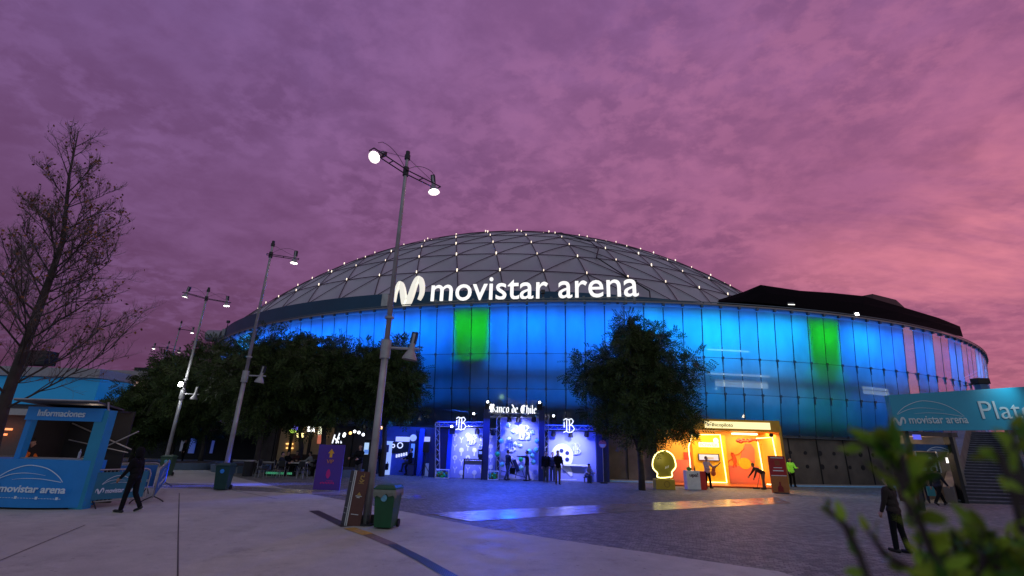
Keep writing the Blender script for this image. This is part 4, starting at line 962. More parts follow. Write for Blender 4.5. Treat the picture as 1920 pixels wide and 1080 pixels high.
for (x0, x1, lab) in ((817, 841, 'open white framed crate full of balls under the left bay column'), (915, 934, 'open white framed crate of green balls at the foot of the tall left column')):
    p = P_((x0 + x1) / 2, 895, YB - .8); w = at(x1, 890, p[1]).x - at(x0, 890, p[1]).x; t = thing('ball_crate', lab, 'crate', (p[0], p[1], 0), 0, 'crates of balls'); mb = MB(); h = .5
    for a in (-1, 1):
        for b in (-1, 1): mb.tube([(a * w / 2, b * .25, 0), (a * w / 2, b * .25, h)], .02, 5)
        for z in (.02, h): mb.tube([(-w / 2, a * .25, z), (w / 2, a * .25, z)], .02, 5); mb.tube([(a * w / 2, -.25, z), (a * w / 2, .25, z)], .02, 5)
    mb.build('frame', whp, t); mb = [MB(), MB(), MB()]
    for k in range(34): mb[k % 3].ball((rb.uniform(-w / 2 + .08, w / 2 - .08), rb.uniform(-.18, .18), rb.uniform(.09, .36)), .085, 8)
    for m_, mm in zip(mb, (bmats[2], mat('olive_ball', (.2, .25, .03, 1), .5), mat('teal_ball', (.02, .35, .5, 1), .5))): m_.build('ball_fill', mm, t, smooth=True)['kind'] = 'stuff'
p = P_(795, 893, YB - .8); t = thing('loudspeaker', 'black loudspeaker on a tripod stand beside the blue column', 'speaker', (p[0], p[1], 0)); hz = at(795, 846, p[1]).z
MB().box((0, 0, hz + .25), (.38, .35, .62)).build('cabinet', blackp, t, bevel=.02); MB().tube([(0, 0, .3), (0, 0, hz)], .022, 6).build('pole', darkmetal, t)
for k in range(3): MB().tube([(0, 0, .75), (.5 * math.cos(k * 2.09 + .5), .5 * math.sin(k * 2.09 + .5), .02)], .016, 5).build('leg', darkmetal, t)
p = gp(1132, 906); t = thing('round_sign', 'round red and white sign on a thin post between the booths', 'sign', (p.x, p.y, 0)); zt = at(1137, 833, p.y).z; dx = .0
MB().tube([(dx, 0, 0), (dx, 0, zt)], .018, 6).build('post', steel, t); b = MB(); b.tube([(dx, -.02, zt), (dx, .01, zt)], .24, 24); disc_ = b.build('disc', mat('sign_red', (.45, .10, .10, 1), .5), t)
MB().prism([(dx + .21 * math.cos(a), zt + .21 * math.sin(a)) for a in [PI + PI * i / 12 for i in range(13)]], -.032, -.021).build('lower_half', mat('sign_pale', (.5, .5, .5, 1), .5), disc_)
MB().box((dx, 0, .03), (.4, .4, .06)).build('foot', darkmetal, t)

# booth to the left: white niche, gaming bays, blue columns
Y2 = 33.0; p = at(750, 890, Y2); t = thing('game_booth', 'row of blue lit game bays with a bright white niche, left of the bank booth', 'booth', (p.x, Y2, 0))
blu = mat('blue_column', (.01, .07, .7, 1), .5)
wb(pbox(MB(), 700, 812, 800, 893, Y2 + .4, .1, 0), 'back_wall', mat('dark_blue_wall', (.02, .04, .16, 1), .6), t)
wb(pbox(MB(), 715, 733, 827, 889, Y2, .3, 0), 'white_niche', em('niche', srgb(150, 180, 255), .75), t)
wb(pbox(MB(), 722, 729, 834, 848, Y2 - .05, .04), 'niche_screen', nvy, t)
wb(pbox(MB(), 733, 768, 829, 890, Y2 + .1, .1, 0), 'print_panel', mat('blue_print', (.05, .10, .5, 1), .6), t)
wb(pbox(MB(), 733, 766, 829, 850, Y2 + .04, .05), 'black_header', blackp, t)
mb = MB()
for x, y, r in ((737, 836, .1), (750, 835, .17)):
    q = at(x, y, Y2); ring = [(q.x + r * math.cos(a), q.z + r * math.sin(a)) for a in [2 * PI * i / 16 for i in range(17)]]; mb.ribbon(ring, [.07] * 17, Y2 + .02, Y2 + .035, sub=1)
for k in range(5): pbox(mb, 742 + k * 4.6, 745 + k * 4.6, 852 - k, 858 - k, Y2 + .03, .06)
wb(mb, 'white_emblems', em('emblem_glow', (.8, .85, 1, 1), .8), t)
for x0, x1 in ((742, 768), (793, 806)): wb(pbox(MB(), x0, x1, 819, 828, Y2, .1), 'lit_panel', em('lit_panel', srgb(190, 195, 235), .7), t)
for x0, x1 in ((784, 793), (768, 777)): wb(pbox(MB(), x0, x1, 804 if x0 > 780 else 806, 892, Y2 - .1, .3, 0), 'column', blu if x0 > 780 else nvy, t)
wb(pbox(MB(), 770, 777, 832, 858, Y2 - .15, .05), 'standing_screen', em('screen_b', srgb(20, 90, 230), .8), t)
q = at(775, 821, Y2 - .2); wb(MB().tube([(q.x, q.y, q.z), (q.x, q.y - .06, q.z)], .22, 20), 'round_lamp', em('lampshade', srgb(150, 160, 220), .7), t)
wb(pbox(MB(), 797, 806, 869, 892, Y2 - .1, .3, 0), 'white_box', whp, t)
wl2('bay_wash', 'AREA', (at(755, 850, Y2).x, Y2 - 1.2, 3.4), 120, (.02, .12, 1), (at(755, 850, Y2).x, Y2, 1), t, shape='RECTANGLE', size=3.5, size_y=.4)
p = at(690, 905, 31); t = thing('screen_totem', 'slim totem with a lit white and blue screen behind the leaning column', 'screen', (p.x, 31, 0)); wb(pbox(MB(), 680, 694, 824, 900, 31, .15, 0), 'case', blackp, t, bevel=.02); wb(pbox(MB(), 682.5, 691, 830, 852, 30.99, .008), 'screen', em('totem_screen', srgb(170, 205, 245), .9), t); wb(pbox(MB(), 682.5, 691, 843, 851, 30.975, .008), 'screen_footer', em('totem_blue', srgb(30, 110, 220), .8), t)

# people at the booths
nav = mat('navy_cloth', (.012, .014, .03, 1), .9, bump=.3); gry = mat('grey_cloth', (.06, .06, .07, 1), .9); khk = mat('khaki_cloth', (.12, .09, .07, 1), .9); jean = mat('denim', (.04, .05, .10, 1), .9)
def G(x, y): return gp(x, y)[:2]
person('visitor in dark coat carrying a bag, left one inside the centre bay', (at(951, 899, 31.3).x, 31.3), -55, nav, jean, H=1.72, lt=10, rt=-10, lk=4, rk=14, la=10, ra=12, le=20, re=20)
t = thing('shoulder_bag', 'dark bag hanging from the hand of the visitor in the centre bay', 'bag', (at(951, 899, 31.3).x + .32, 31.3, .38)); MB().box((0, 0, .18), (.34, .14, .36)).build('bag_body', black, t, bevel=.04); MB().tube([(-.1, 0, .36), (-.06, 0, .5), (.06, 0, .5), (.1, 0, .36)], .012, 5).build('handle', black, t)
person('visitor in the centre bay holding one arm straight out to the left', (at(988, 900, 31.3).x, 31.3), 90, nav, jean, H=1.74, la=85, le=6, ra=4, lt=6, rt=-8, hp=-6)
person('person in dark clothes standing close to the tall right column', (at(1023, 906, 30.7).x, 30.7), 180, black, gry, H=1.74, lt=3, rt=-3)
person('person in navy standing between two others before the right bay', G(1036, 903), 170, nav, jean, H=1.66)
person('person in black jacket and khaki trousers with their back to us', G(1046, 908), 185, black, khk, H=1.80, la=15, ra=15, le=50, re=50, lt=3, rt=3)
person('person sitting low in the right bay, leaning on their knees', (at(1101, 900, 31.4).x, 31.4), 190, mat('pale_cloth', (.25, .25, .32, 1), .8), jean, H=1.65, z=.45, lt=88, rt=88, lk=88, rk=88, lean=38, la=50, ra=50, le=40, re=40)
t = thing('stool', 'low stool under the person sitting in the right bay', 'stool', (at(1101, 900, 31.4).x, 31.52, 0)); MB().box((0, 0, .30), (.38, .34, .04)).build('seat', blackp, t)
for a in (-1, 1):
    for b in (-1, 1): MB().box((a * .15, b * .13, .14), (.03, .03, .28)).build('leg', blackp, t)
person('person in black suit standing with a bag before the bright white niche', G(712, 890), 175, black, black, H=1.82, lt=8, rt=-6, lo=14, ro=12)
t = thing('briefcase', 'black case held low beside the person before the white niche', 'bag', (gp(712, 890).x + .42, gp(712, 890).y, .3)); MB().box((0, 0, .2), (.16, .4, .4)).build('case_body', black, t, bevel=.03); MB().tube([(0, -.08, .4), (0, -.05, .5), (0, .05, .5), (0, .08, .4)], .012, 5).build('handle', black, t)
sx_ = gp(766, 892)
person('person perched on a box with one knee raised before the game bays', (sx_.x, sx_.y), 80, black, nav, H=1.72, z=.86, lt=70, lk=60, rt=45, rk=60, lean=-4, la=40, ra=30, le=30, re=40)
t = thing('box_seat', 'dark box seat under the person with a raised knee', 'seat', (sx_.x + .12, sx_.y + .05, 0)); MB().box((0, 0, .36), (.42, .5, .68)).build('box', nvy, t, bevel=.02); MB().box((0, 0, .72), (.46, .54, .04)).build('cushion', blackp, t, bevel=.015)
person('person in dark clothes half hidden behind the purple board and the column', G(668, 908), 160, black, gry, H=1.85, la=30, ra=35, le=50, re=50)

# ------------------------------------------------------------------ orange booth
g = gp(1372, 915); YO = g.y; t = thing('orange_booth', 'bright orange and yellow open booth with neon frames and lit header', 'booth', (g.x, YO, 0))
yel = mat('yellow_frame', (.55, .30, .01, 1), .5, 0, .1, 2); org = mat('orange_wall', (.9, .42, .05, 1), .6, 0, .06, 1); cor = mat('coral_wall', (.85, .2, .12, 1), .6, 0, .06, 1); ylw = mat('yellow_wall', (.95, .55, .02, 1), .6)
XA = at(1258, 906, YO).x; XBo = at(1480, 916, YO).x; zH = at(1385, 787, YO).z; zL = at(1385, 808, YO).z; DP = 2.4
wb(MB().span((XA, YO, .0), (XBo, YO + DP, .10)), 'floor', mat('red_floor', (.55, .12, .03, 1), .35), t)
wb(MB().span((XA + .3, YO, zL), (XBo, YO + DP, zH)), 'canopy', yel, t, bevel=.01)
mb = MB(); mb.span((XA, YO + DP + .003, .1), (XBo, YO + DP + .08, zL - .003)); wb(mb, 'back_wall', org, t); bwl = bpy.data.objects['back_wall'] if False else [o for o in kids(t) if o.name.startswith('back_wall')][0]
wb(MB().span((XBo - .14, YO + .003, .1), (XBo - .003, YO + DP, zL - .003)), 'side_wall', org, t)
wb(MB().span((XBo - .004 - .14, YO - .02, 0), (XBo + .02, YO + .002, zH - .3)), 'front_post', yel, t)
lp = wb(pbox(MB(), 1322, 1444, 791, 804, YO - .045, .04), 'lit_header', em('header_glow', srgb(255, 236, 160), 1.15), t)
wtext('micopiloto', 1335, 1374, 793, 802, YO - .05, mat('brown_print', (.02, .006, .002, 1), .8, spec=0), lp, off=.0)
mb = MB(); q = at(1328, 797, YO - .06)
for k in range(5): mb.tube([(q.x, YO - .06, q.z), (q.x + .13 * math.cos(k * 1.3), YO - .06, q.z + .1 * math.sin(k * 1.3))], .018, 5)
wb(mb, 'header_logo', mat('violet_print', (.25, .15, .4, 1), .5), lp)
YK = YO + DP; zf = .1
def rk(x0, x1, y0, y1, dy, m, name, par, z0=None): return wb(pbox(MB(), x0, x1, y0, y1, YK - dy, .02, z0), name, m, par)
rk(1262, 1299, 862, 905, .03, cor, 'coral_panel', bwl, .1); rk(1368, 1425, 874, 909, .03, cor, 'coral_panel', bwl, .1)
rk(1282, 1296, 848, 862, .05, mat('red_panel', (.75, .06, .03, 1), .6), 'red_square', bwl)
mid = rk(1300, 1364, 815, 905, .25, ylw, 'centre_portal', t, .1)
neo = em('neon_warm', srgb(255, 232, 150), 3.2)
def nl(pts, Y, name='neon_frame', par=t): return wb(MB().tube([P_(x, y, Y) for x, y in pts], .035, 8), name, neo, par)
nl([(1297, 900), (1291, 838), (1298, 815), (1350, 815), (1363, 905), (1302, 903)], YK - .3)
nl([(1418, 822), (1448, 820), (1458, 872)], YO + .12); nl([(1420, 824), (1431, 888)], YK - .1); nl([(1438, 908), (1462, 910)], YO + .4)
tv = rk(1309, 1349, 851, 864, .33, blackp, 'television', mid); rk(1311, 1347, 852.3, 862.7, .36, em('tv_picture', srgb(110, 140, 190), .8), 'picture', tv)
rk(1322, 1338, 857, 861, .37, em('tv_car', srgb(25, 35, 50), .5), 'picture_shape', tv)
ps = wtext('POWER', 1312, 1346, 831, 837, YK - .29, em('power_text', srgb(150, 60, 20), .5), mid, off=.01)
rk(1310, 1348, 829.5, 838.5, .27, em('power_back', srgb(255, 240, 180), 1.3), 'sign_backing', mid)
q = P_(1342, 826, YK - .32); wb(MB().tube([q, (q[0], q[1] - .02, q[2])], .17, 20), 'ring_lamp', em('ringl', srgb(255, 245, 200), 1.8), mid); wb(MB().tube([(q[0], q[1] - .021, q[2]), (q[0], q[1] - .04, q[2])], .10, 16), 'ring_core', em('ringc', srgb(190, 150, 170), .8), mid)
# wall painting of plain shapes
mb = MB(); a = P_(1387, 846, YK); b = P_(1412, 845, YK); c = P_(1404, 878, YK)
mb.prism([(a[0] + .1, a[2] - .1), (b[0] - .5, b[2] + .42), (b[0] - .1, b[2] + .44), (b[0] + .1, b[2] + .1), (b[0], b[2] - .8), (c[0] - .5, c[2] + .6)], YK - .03, YK - .008); wb(mb, 'coral_cone', cor, bwl)
mb = MB(); c = P_(1396, 869, YK); disc(mb, (c[0], c[2]), .42, YK - .05, YK - .032, 28, .85); wb(mb, 'yellow_disc', ylw, bwl)
mb = MB()
for pts, w_ in (([(1372, 850), (1377, 860), (1378, 868)], .22), ([(1377, 868), (1374, 876)], .08), ([(1379, 868), (1380, 876)], .08), ([(1377, 853), (1385, 851), (1395, 841)], .035), ([(1371, 848), (1373, 852)], .1), ([(1365, 865), (1373, 860)], .04)):
    mb.ribbon([(P_(x, y, YK)[0], P_(x, y, YK)[2]) for x, y in pts], [w_] * len(pts), YK - .055, YK - .03)
for pts, w_ in (([(1426, 833), (1442, 848), (1433, 862)], .04), ([(1435, 850), (1449, 852)], .04), ([(1440, 838), (1442, 848)], .12)):
    mb.ribbon([(P_(x, y, YK)[0], P_(x, y, YK)[2]) for x, y in pts], [w_] * len(pts), YK - .055, YK - .03)
wb(mb, 'painted_figure', mat('red_orange', (.8, .09, .02, 1), .6), bwl)
mb = MB(); rr = random.Random(5)
for k in range(16):
    q = P_(1384 + k * 2.5, 826 + rr.uniform(-3, 3), YO + 1.6); mb.ball(q, rr.choice((.05, .07, .12)), 8, sc=(1.4, .6, .9))
mb.tube([P_(1383, 827, YO + 1.6), P_(1398, 829, YO + 1.6), P_(1410, 825, YO + 1.6), P_(1424, 829, YO + 1.6)], .025, 5)
wb(mb, 'hanging_garland', mat('dark_red', (.35, .03, .01, 1), .5), t)
cl = wb(pbox(MB(), 1378, 1420, 812, 815, YO + .5, .5), 'ceiling_lamp', em('ceil', srgb(255, 245, 190), 3), t)
wb(MB().ball(P_(1446, 816, YO - .05), .13, 10), 'spotlight', blackp, t)
for x, e in ((1290, 70), (1345, 60), (1405, 95), (1450, 45)): wl2('booth_ceiling_light', 'AREA', (at(x, 860, YO + 1).x, YO + 1.0, zL - .1), e, (1, .74, .36), (at(x, 860, YO + 1).x, YO + 1.4, 0), t, shape='RECTANGLE', size=1.4, size_y=1.2)
wl2('booth_front_light', 'SPOT', (at(1370, 800, YO - .3).x, YO - .3, zL), 420, (1, .48, .14), (at(1370, 800, YO).x, YO - 5, 0), t, spot_size=R(130), spot_blend=1)
# bits in front of it
g = gp(1305, 918); t = thing('promo_counter', 'white counter with a red side panel and the word upa, before the orange booth', 'counter', (g.x, g.y, 0)); xw0, xw1, _, zt = rect(1288, 1313, 883, 918, g.y, 0); xr_ = at(1324, 900, g.y).x
cm = wb(MB().span((xw0, g.y - .03, .0), (xw1, g.y + .5, zt)), 'white_front', mat('white_laminate', (.72, .7, .72, 1), .4), t, bevel=.008); wb(MB().span((xw1 + .003, g.y, 0), (xr_, g.y + .5, zt - .01)), 'red_side', mat('red_laminate', (.6, .02, .01, 1), .4), t, bevel=.008)
wtext('upa!', 1293, 1309, 887, 896, g.y - .035, mat('brown_print', (.12, .05, .05, 1), .6), cm, off=.015)
b = tag(MB().ball((0, 0, .1), .15, 12, sc=(1, 1, .7)).tube([(0, 0, .15), (0, 0, .24)], .02, 6).build('green_dome', mat('green_felt', (.05, .3, .04, 1), .8), smooth=True), 'small green dome lying on the white upa counter', 'ornament'); b.location = (xw0 + .25, g.y + .2, zt)
b = tag(MB().tube([(0, 0, 0), (0, 0, .16), (0, 0, .2), (0, 0, .28)], [.04, .04, .018, .018], 10).build('small_bottle', mat('brown_glass', (.2, .08, .06, 1), .2)), 'small brown bottle standing on the upa counter', 'bottle'); b.location = (xw1 - .2, g.y + .2, zt)
g = gp(1246, 918); t = thing('neon_bulb_sign', 'olive bulb shaped sign with a glowing neon outline on a yellow plinth', 'sign', (g.x, g.y, 0))
x0, x1, _, zt = rect(1230, 1266, 899, 918, g.y, 0); pl_ = wb(MB().span((x0, g.y, 0), (x1, g.y + .6, zt)), 'plinth', mat('yellow_plinth', (.5, .33, .02, 1), .5), t, bevel=.01)
q = at(1251, 908, g.y); ring = [(q.x + .15 * math.cos(2 * PI * i / 24), g.y - .012, q.z + .15 * math.sin(2 * PI * i / 24)) for i in range(25)]; wb(MB().tube(ring, .012, 5), 'ring_mark', mat('olive_line', (.2, .1, .01, 1), .5), pl_)
ol = [(1233, 895), (1232, 887), (1224, 878), (1223, 866), (1228, 853), (1238, 846), (1250, 846), (1260, 853), (1265, 864), (1266, 876), (1259, 885), (1258, 894)]
P2 = [P_(x, y, g.y + .3) for x, y in ol]; fc = wb(MB().prism([(p[0], p[2]) for p in P2], g.y + .25, g.y + .35), 'bulb_face', mat('olive_face', (.28, .24, .01, 1), .35), t)
cl_ = [Vector(p) + Vector((0, -.07, 0)) for p in P2]; sm_ = []
for i in range(len(cl_)):
    a_, b_, c_, d_ = cl_[i - 1], cl_[i], cl_[(i + 1) % len(cl_)], cl_[(i + 2) % len(cl_)]
    for j in range(4):
        k = j / 4; sm_.append(.5 * ((2 * b_) + (c_ - a_) * k + (2 * a_ - 5 * b_ + 4 * c_ - d_) * k * k + (3 * b_ - a_ - 3 * c_ + d_) * k ** 3))
wb(MB().tube(sm_ + [sm_[0]], .03, 6), 'neon_outline', em('neon_yellow', srgb(255, 240, 140), 4), t)
mb = MB()
for k in range(3): a = P_(1248 + k * 2.6, 877 - k, g.y + .24); mb.box((a[0], g.y + .243, a[2]), (.035, .01, .13), ry=.3)
wb(mb, 'dash_marks', whp, fc); wb(MB().box(((x0 + x1) / 2, g.y + .3, zt + .05), (.7, .16, .1)), 'bracket', darkmetal, t)
wl2('neon_light', 'POINT', ((x0 + x1) / 2, g.y - .3, 1.6), 8, (1, .85, .3), (0, 0, 0), t, shadow_soft_size=.3)
g = gp(1464, 925); t = thing('red_banner', 'red and brown upright banner with a bottle picture at the booth corner', 'banner', (g.x, g.y, 0)); x0 = at(1449, 925, g.y).x; x1 = at(1481, 925, g.y).x; zt = at(1456, 855, g.y).z; lean_ = -.0
def zf_(k): return zt * k
bn = wb(MB().span((x0, g.y, .02), (x1, g.y + .05, zt)), 'board', mat('red_board', (.40, .012, .015, 1), .5), t)
wb(MB().span((x0 + .01, g.y - .006, .05), (x1 - .01, g.y - .001, zt * .46)), 'lower_picture', mat('brown_print_board', (.40, .13, .03, 1), .5), bn)
cx = (x0 + x1) / 2
wb(MB().prism([(cx - .16, .08), (cx + .16, .08), (cx + .16, .3), (cx + .05, .42), (cx + .05, .6), (cx - .05, .6), (cx - .05, .42), (cx - .16, .3)], g.y - .014, g.y - .007), 'bottle_picture', mat('deep_red', (.25, .01, .01, 1), .5), bn)
mb = MB()
for z, w in ((.95, .75), (.68, .5), (.60, .62), (.47, .9)): mb.box((cx, g.y - .009, zf_(z)), ((x1 - x0) * w, .008, .035 if z != .60 else .05))
wb(mb, 'caption_lines', whp, bn); wb(MB().box((cx, g.y - .004, zf_(.81)), (.28, .006, .26)), 'emblem', mat('rust', (.3, .06, .02, 1), .6), bn)
wb(MB().span((cx - .35, g.y - .2, 0), (cx + .35, g.y + .25, .04)), 'foot', darkmetal, t)
pg = person('person in a pale shirt playing an orange guitar inside the orange booth', G(1329, 916), 200, mat('pale_pink_shirt', (.55, .42, .42, 1), .8), black, H=1.72, la=35, ra=20, le=70, re=60, lt=8, rt=-4, lo=20, z=None)
gq = gp(1329, 916); t = thing('guitar', 'orange guitar held by the person in the pale shirt', 'guitar', (gq.x + .28, gq.y - .2, 1.0), R(10)); mb = MB(); mb.ball((0, 0, -.14), .17, 14, sc=(1, .3, 1)); mb.ball((.04, 0, .06), .13, 14, sc=(1, .3, 1)); mb.build('guitar_body', mat('orange_lacquer', (.7, .12, .02, 1), .3), t, smooth=True); MB().box((.3, -.02, .3), (.05, .03, .55), ry=.9).build('neck', mat('dark_wood', (.05, .02, .01, 1), .5), t)
person('dark clothed person bent forward sweeping at the right of the orange booth', G(1434, 918), 85, mat('brown_cloth', (.03, .014, .01, 1), .9), khk, H=1.7, lean=62, la=18, ra=30, le=6, re=10, lt=8, rt=-2, hp=10, sk=skin2)
gq = gp(1420, 917); t = thing('broom', 'thin broom held by the bent person in the orange booth', 'broom', (gq.x, gq.y, 0)); MB().tube([(0, 0, .06), (.32, 0, 1.0)], .014, 6).build('handle', darkmetal, t); MB().box((-.05, 0, .04), (.4, .08, .08)).build('head', darkmetal, t)
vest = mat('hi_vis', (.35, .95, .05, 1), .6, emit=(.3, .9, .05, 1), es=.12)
person('person in a bright yellow green vest standing right of the red banner', G(1488, 913), 175, vest, black, H=1.74, la=30, le=60, ra=10, re=20)

# ------------------------------------------------------------------ right side: stairs, platform sign, kiosk, people
conc2 = mat('rough_concrete', (.17, .14, .13, 1), .85, 0, .3, 1.5, bump=.8)
BLs, BRs, TLs, TRs = gp(1797, 943), gp(1950, 948), atz(1823, 810, 3.95), atz(1887, 811, 3.95); TLs.z = TRs.z = 0
SY = 18.0; nstep = 26; rise = 3.95 / nstep; Ltop = 3.95
st = thing('staircase', 'broad dark staircase between rough concrete walls under the big blue sign', 'stairs', BLs)
steps = MB(); nose = MB()
def sq(mb, P, z0, z1):
    n = len(P); return mb.add([(p.x, p.y, z0) for p in P] + [(p.x, p.y, z1) for p in P], [tuple(range(n))[::-1], tuple(range(n, 2 * n))] + [(i, (i + 1) % n, (i + 1) % n + n, i + n) for i in range(n)])
for k in range(nstep):
    f0, f1 = k / nstep, min((k + 1.6) / nstep, 1.02)
    A_, B_, C_, D_ = BLs.lerp(TLs, f0), BRs.lerp(TRs, f0), BRs.lerp(TRs, f1), BLs.lerp(TLs, f1)
    sq(steps, [A_, B_, C_, D_], max(0, (k - 1) * rise), (k + 1) * rise)
    dn = (BLs - TLs).normalized() * .014; sq(nose, [A_ + dn, B_ + dn, B_, A_], (k + 1) * rise - .045, (k + 1) * rise - .004)
steps_o = wb(steps, 'steps', mat('dark_step', (.035, .032, .05, 1), .7, 0, .3, 3), st); wb(nose, 'step_edges', mat('step_edge', (.16, .15, .20, 1), .6, var=.4, scale=4), steps_o)
for (P0, P1, sgn_) in ((BLs, TLs, -1), (BRs, TRs, 1)):
    d_ = (P1 - P0).normalized(); o_ = Vector((d_.y, -d_.x, 0)) * sgn_; P0 = P0 - d_ * .4 + o_ * .004; P2 = P1 + d_ * 2.5
    q = [(P0, 0), (P0, .75), (P1, Ltop + .95), (P2, Ltop + .95), (P2, 0)]; v = [(p.x, p.y, z) for p, z in q] + [((p + o_ * .4).x, (p + o_ * .4).y, z) for p, z in q]
    wb(MB().add(v, [(0, 1, 2, 3, 4), (9, 8, 7, 6, 5), (0, 5, 6, 1), (1, 6, 7, 2), (2, 7, 8, 3), (3, 8, 9, 4)]), 'side_wall', conc2, st)
dd_ = (TLs - BLs).normalized() * 2.4; mbl = MB(); sq(mbl, [TLs, TRs, TRs + dd_, TLs + dd_], Ltop - .4, Ltop - .003); wb(mbl, 'landing', conc2, st)
# platform sign
sgn = bpy.data.materials.new('teal_sign')
SGY = SY + 3.2; x0 = at(1663, 775, SGY).x; x1 = at(2100, 770, SGY).x
zt = at(1790, 733, SGY).z; zb = at(1790, 808, SGY).z
t = thing('platform_sign', 'long teal sign with the arena emblem and the word Platea over the stairs', 'sign', (x0, SGY, 0), 0)
cyn = mat('teal_sign_face', (.015, .30, .46, 1), .45, 0, .06, .8)
a = at(1666, 741, SGY); b = at(1920, 725, SGY); c = at(1920, 806, SGY); d = at(1680, 808, SGY); ex = 2.0
slope = (b.z - a.z) / (b.x - a.x); sl2 = (c.z - d.z) / (c.x - d.x)
fo = wb(MB().prism([(a.x, a.z), (d.x - .0, d.z), (c.x + ex, c.z + sl2 * ex), (b.x + ex, b.z + slope * ex)], SGY, SGY + .25), 'face', cyn, t)
tw_ = mat('white_sign_print', (.6, .68, .72, 1), .5, var=0)
rl = math.atan2(at(1815, 788, SGY).z - at(1703, 790, SGY).z, at(1815, 788, SGY).x - at(1703, 790, SGY).x)
w_ = wtext('movistar arena', 1704, 1814, 780, 794, SGY - .01, tw_, fo, off=.008)
w2 = wtext('Platea', 1837, 1960, 752, 785, SGY - .01, tw_, fo, off=-.004)
for o in (w_, w2): o.rotation_euler = (0, -rl * .8, 0)
mb = MB(); q = at(1682, 777, SGY); arena_logo(mb, q.x, q.z, at(1806, 775, SGY).x - q.x, at(1740, 752, SGY).z - q.z, SGY - .012, .022); q = at(1676, 797, SGY); m_logo(mb, q.x, q.z, .55, .34, SGY - .03, SGY - .005); wb(mb, 'dome_emblem', tw_, fo)
for x in (1700, 1917): q = at(x, 808, SGY + .3); wb(MB().box((q.x, SGY + .4, q.z / 2 + .2), (.16, .16, q.z + .4)), 'post', darkmetal, t)
wl2('sign_lamp', 'SPOT', (at(1885, 725, SGY).x, SGY - 1.0, zt + .75), 90, (.55, .9, 1), (at(1880, 745, SGY).x, SGY, zt - .1), t, spot_size=R(100), spot_blend=1)
q = at(1838, 715, SGY + 2.2); t = thing('rooftop_floodlight', 'black floodlight box standing up behind the top edge of the teal sign', 'floodlight', (q.x, q.y, Ltop)); hz = q.z - Ltop; MB().box((0, 0, hz), (.62, .4, .28)).build('housing', blackp, t, bevel=.02); MB().tube([(0, 0, 0), (0, 0, hz)], .06, 8).box((0, 0, hz - .35), (.4, .3, .4)).build('post', mat('blue_grey_post', (.05, .12, .25, 1), .5), t); MB().tube([(-.9, 0, hz - .25), (0, 0, hz - .1), (.7, 0, hz - .6)], .02, 5).build('cable', blackp, t)
# lit opening in the facade behind the sign
g = at(1745, 940, 24.5); KY2 = 25.5; t = thing('snack_stall', 'dark stall with a blue striped fascia and a poster, left of the stairs', 'stall', (at(1740, 900, KY2).x, KY2, 0))
wb(pbox(MB(), 1672, 1800, 812, 905, KY2 + 1.8, .15, 0), 'back_wall', conc2, t); wb(pbox(MB(), 1680, 1795, 810, 818, KY2 - .2, 2), 'roof', mat('stall_roof', (.12, .09, .09, 1), .8), t)
fa = wb(pbox(MB(), 1683, 1788, 833, 846, KY2, .12), 'fascia', mat('blue_fascia', (.01, .08, .25, 1), .5), t)
mb = MB(); q = at(1738, 846, KY2); arena_logo(mb, q.x, q.z, at(1782, 846, KY2).x - q.x, .22, KY2 - .005, .03); wb(mb, 'dome_emblem', wl_, fa)
wb(pbox(MB(), 1713, 1727, 815, 824, KY2 - .3, .05), 'blue_screen', em('blue_scr', srgb(50, 60, 230), 1), t)
ps = wb(pbox(MB(), 1722, 1760, 848, 885, KY2 + .2, .05), 'poster', mat('poster_dark', (.02, .02, .04, 1), .6), t)
mb = MB()
for x, y, r in ((1731, 862, .11), (1750, 861, .11)): q = at(x, y, KY2); mb.tube([(q.x, KY2 + .195, q.z), (q.x, KY2 + .18, q.z)], r, 14)
pbox(mb, 1726, 1737, 868, 883, KY2 + .17, .02); pbox(mb, 1744, 1757, 867, 883, KY2 + .17, .02); wb(mb, 'poster_figures', mat('pale_print', (.45, .5, .6, 1), .6), ps)
mb = MB(); pbox(mb, 1720, 1721.5, 846, 886, KY2 + .15, .04); pbox(mb, 1760, 1761.5, 846, 886, KY2 + .15, .04); wb(mb, 'poster_frame', whp, t)
wb(pbox(MB(), 1680, 1700, 868, 874, KY2 + 1.2, .05), 'lit_shelf', em('shelf_glow', srgb(200, 150, 90), .7), t); wb(pbox(MB(), 1775, 1778, 858, 868, KY2 + 1.2, .05), 'strip_lamp', em('stripl', (1, .95, .85, 1), 2), t)
for x in (1790, 1681): wb(pbox(MB(), x, x + 7, 812, 915, KY2 - .2, .35, 0), 'pillar', blackp, t)
wl2('stall_light', 'POINT', (at(1740, 850, KY2).x, KY2 + .9, 2.6), 70, (1, .75, .5), (0, 0, 0), t, shadow_soft_size=.2)
person('person in black top and green trousers standing left of the poster', G(1714, 930), 20, black, mat('dark_green_cloth', (.01, .05, .03, 1), .9), H=1.75)
person('person in brown jacket walking in front of the poster', G(1738, 943), -40, mat('brown_jacket', (.10, .06, .05, 1), .9), nav, H=1.68, lt=20, rt=-14, rk=20, la=25, ra=25, le=60, re=60, sk=skin2)
person('person in dark coat striding toward the stairs', G(1766, 948), -75, nav, black, H=1.72, lt=32, rt=-26, rk=18, lk=8, la=-22, ra=25, lean=8)
b = gp(1751, 945); t = thing('carrier_bag', 'teal carrier bag hanging between the two people walking by the poster', 'bag', (b.x, b.y, .35)); MB().box((0, 0, .22), (.34, .12, .44)).build('bag_body', mat('teal_bag', (.02, .25, .3, 1), .5, bump=.6, scale=8), t, bevel=.03); MB().tube([(-.1, 0, .43), (0, 0, .58), (.1, 0, .43)], .01, 5).build('handle', blackp, t)
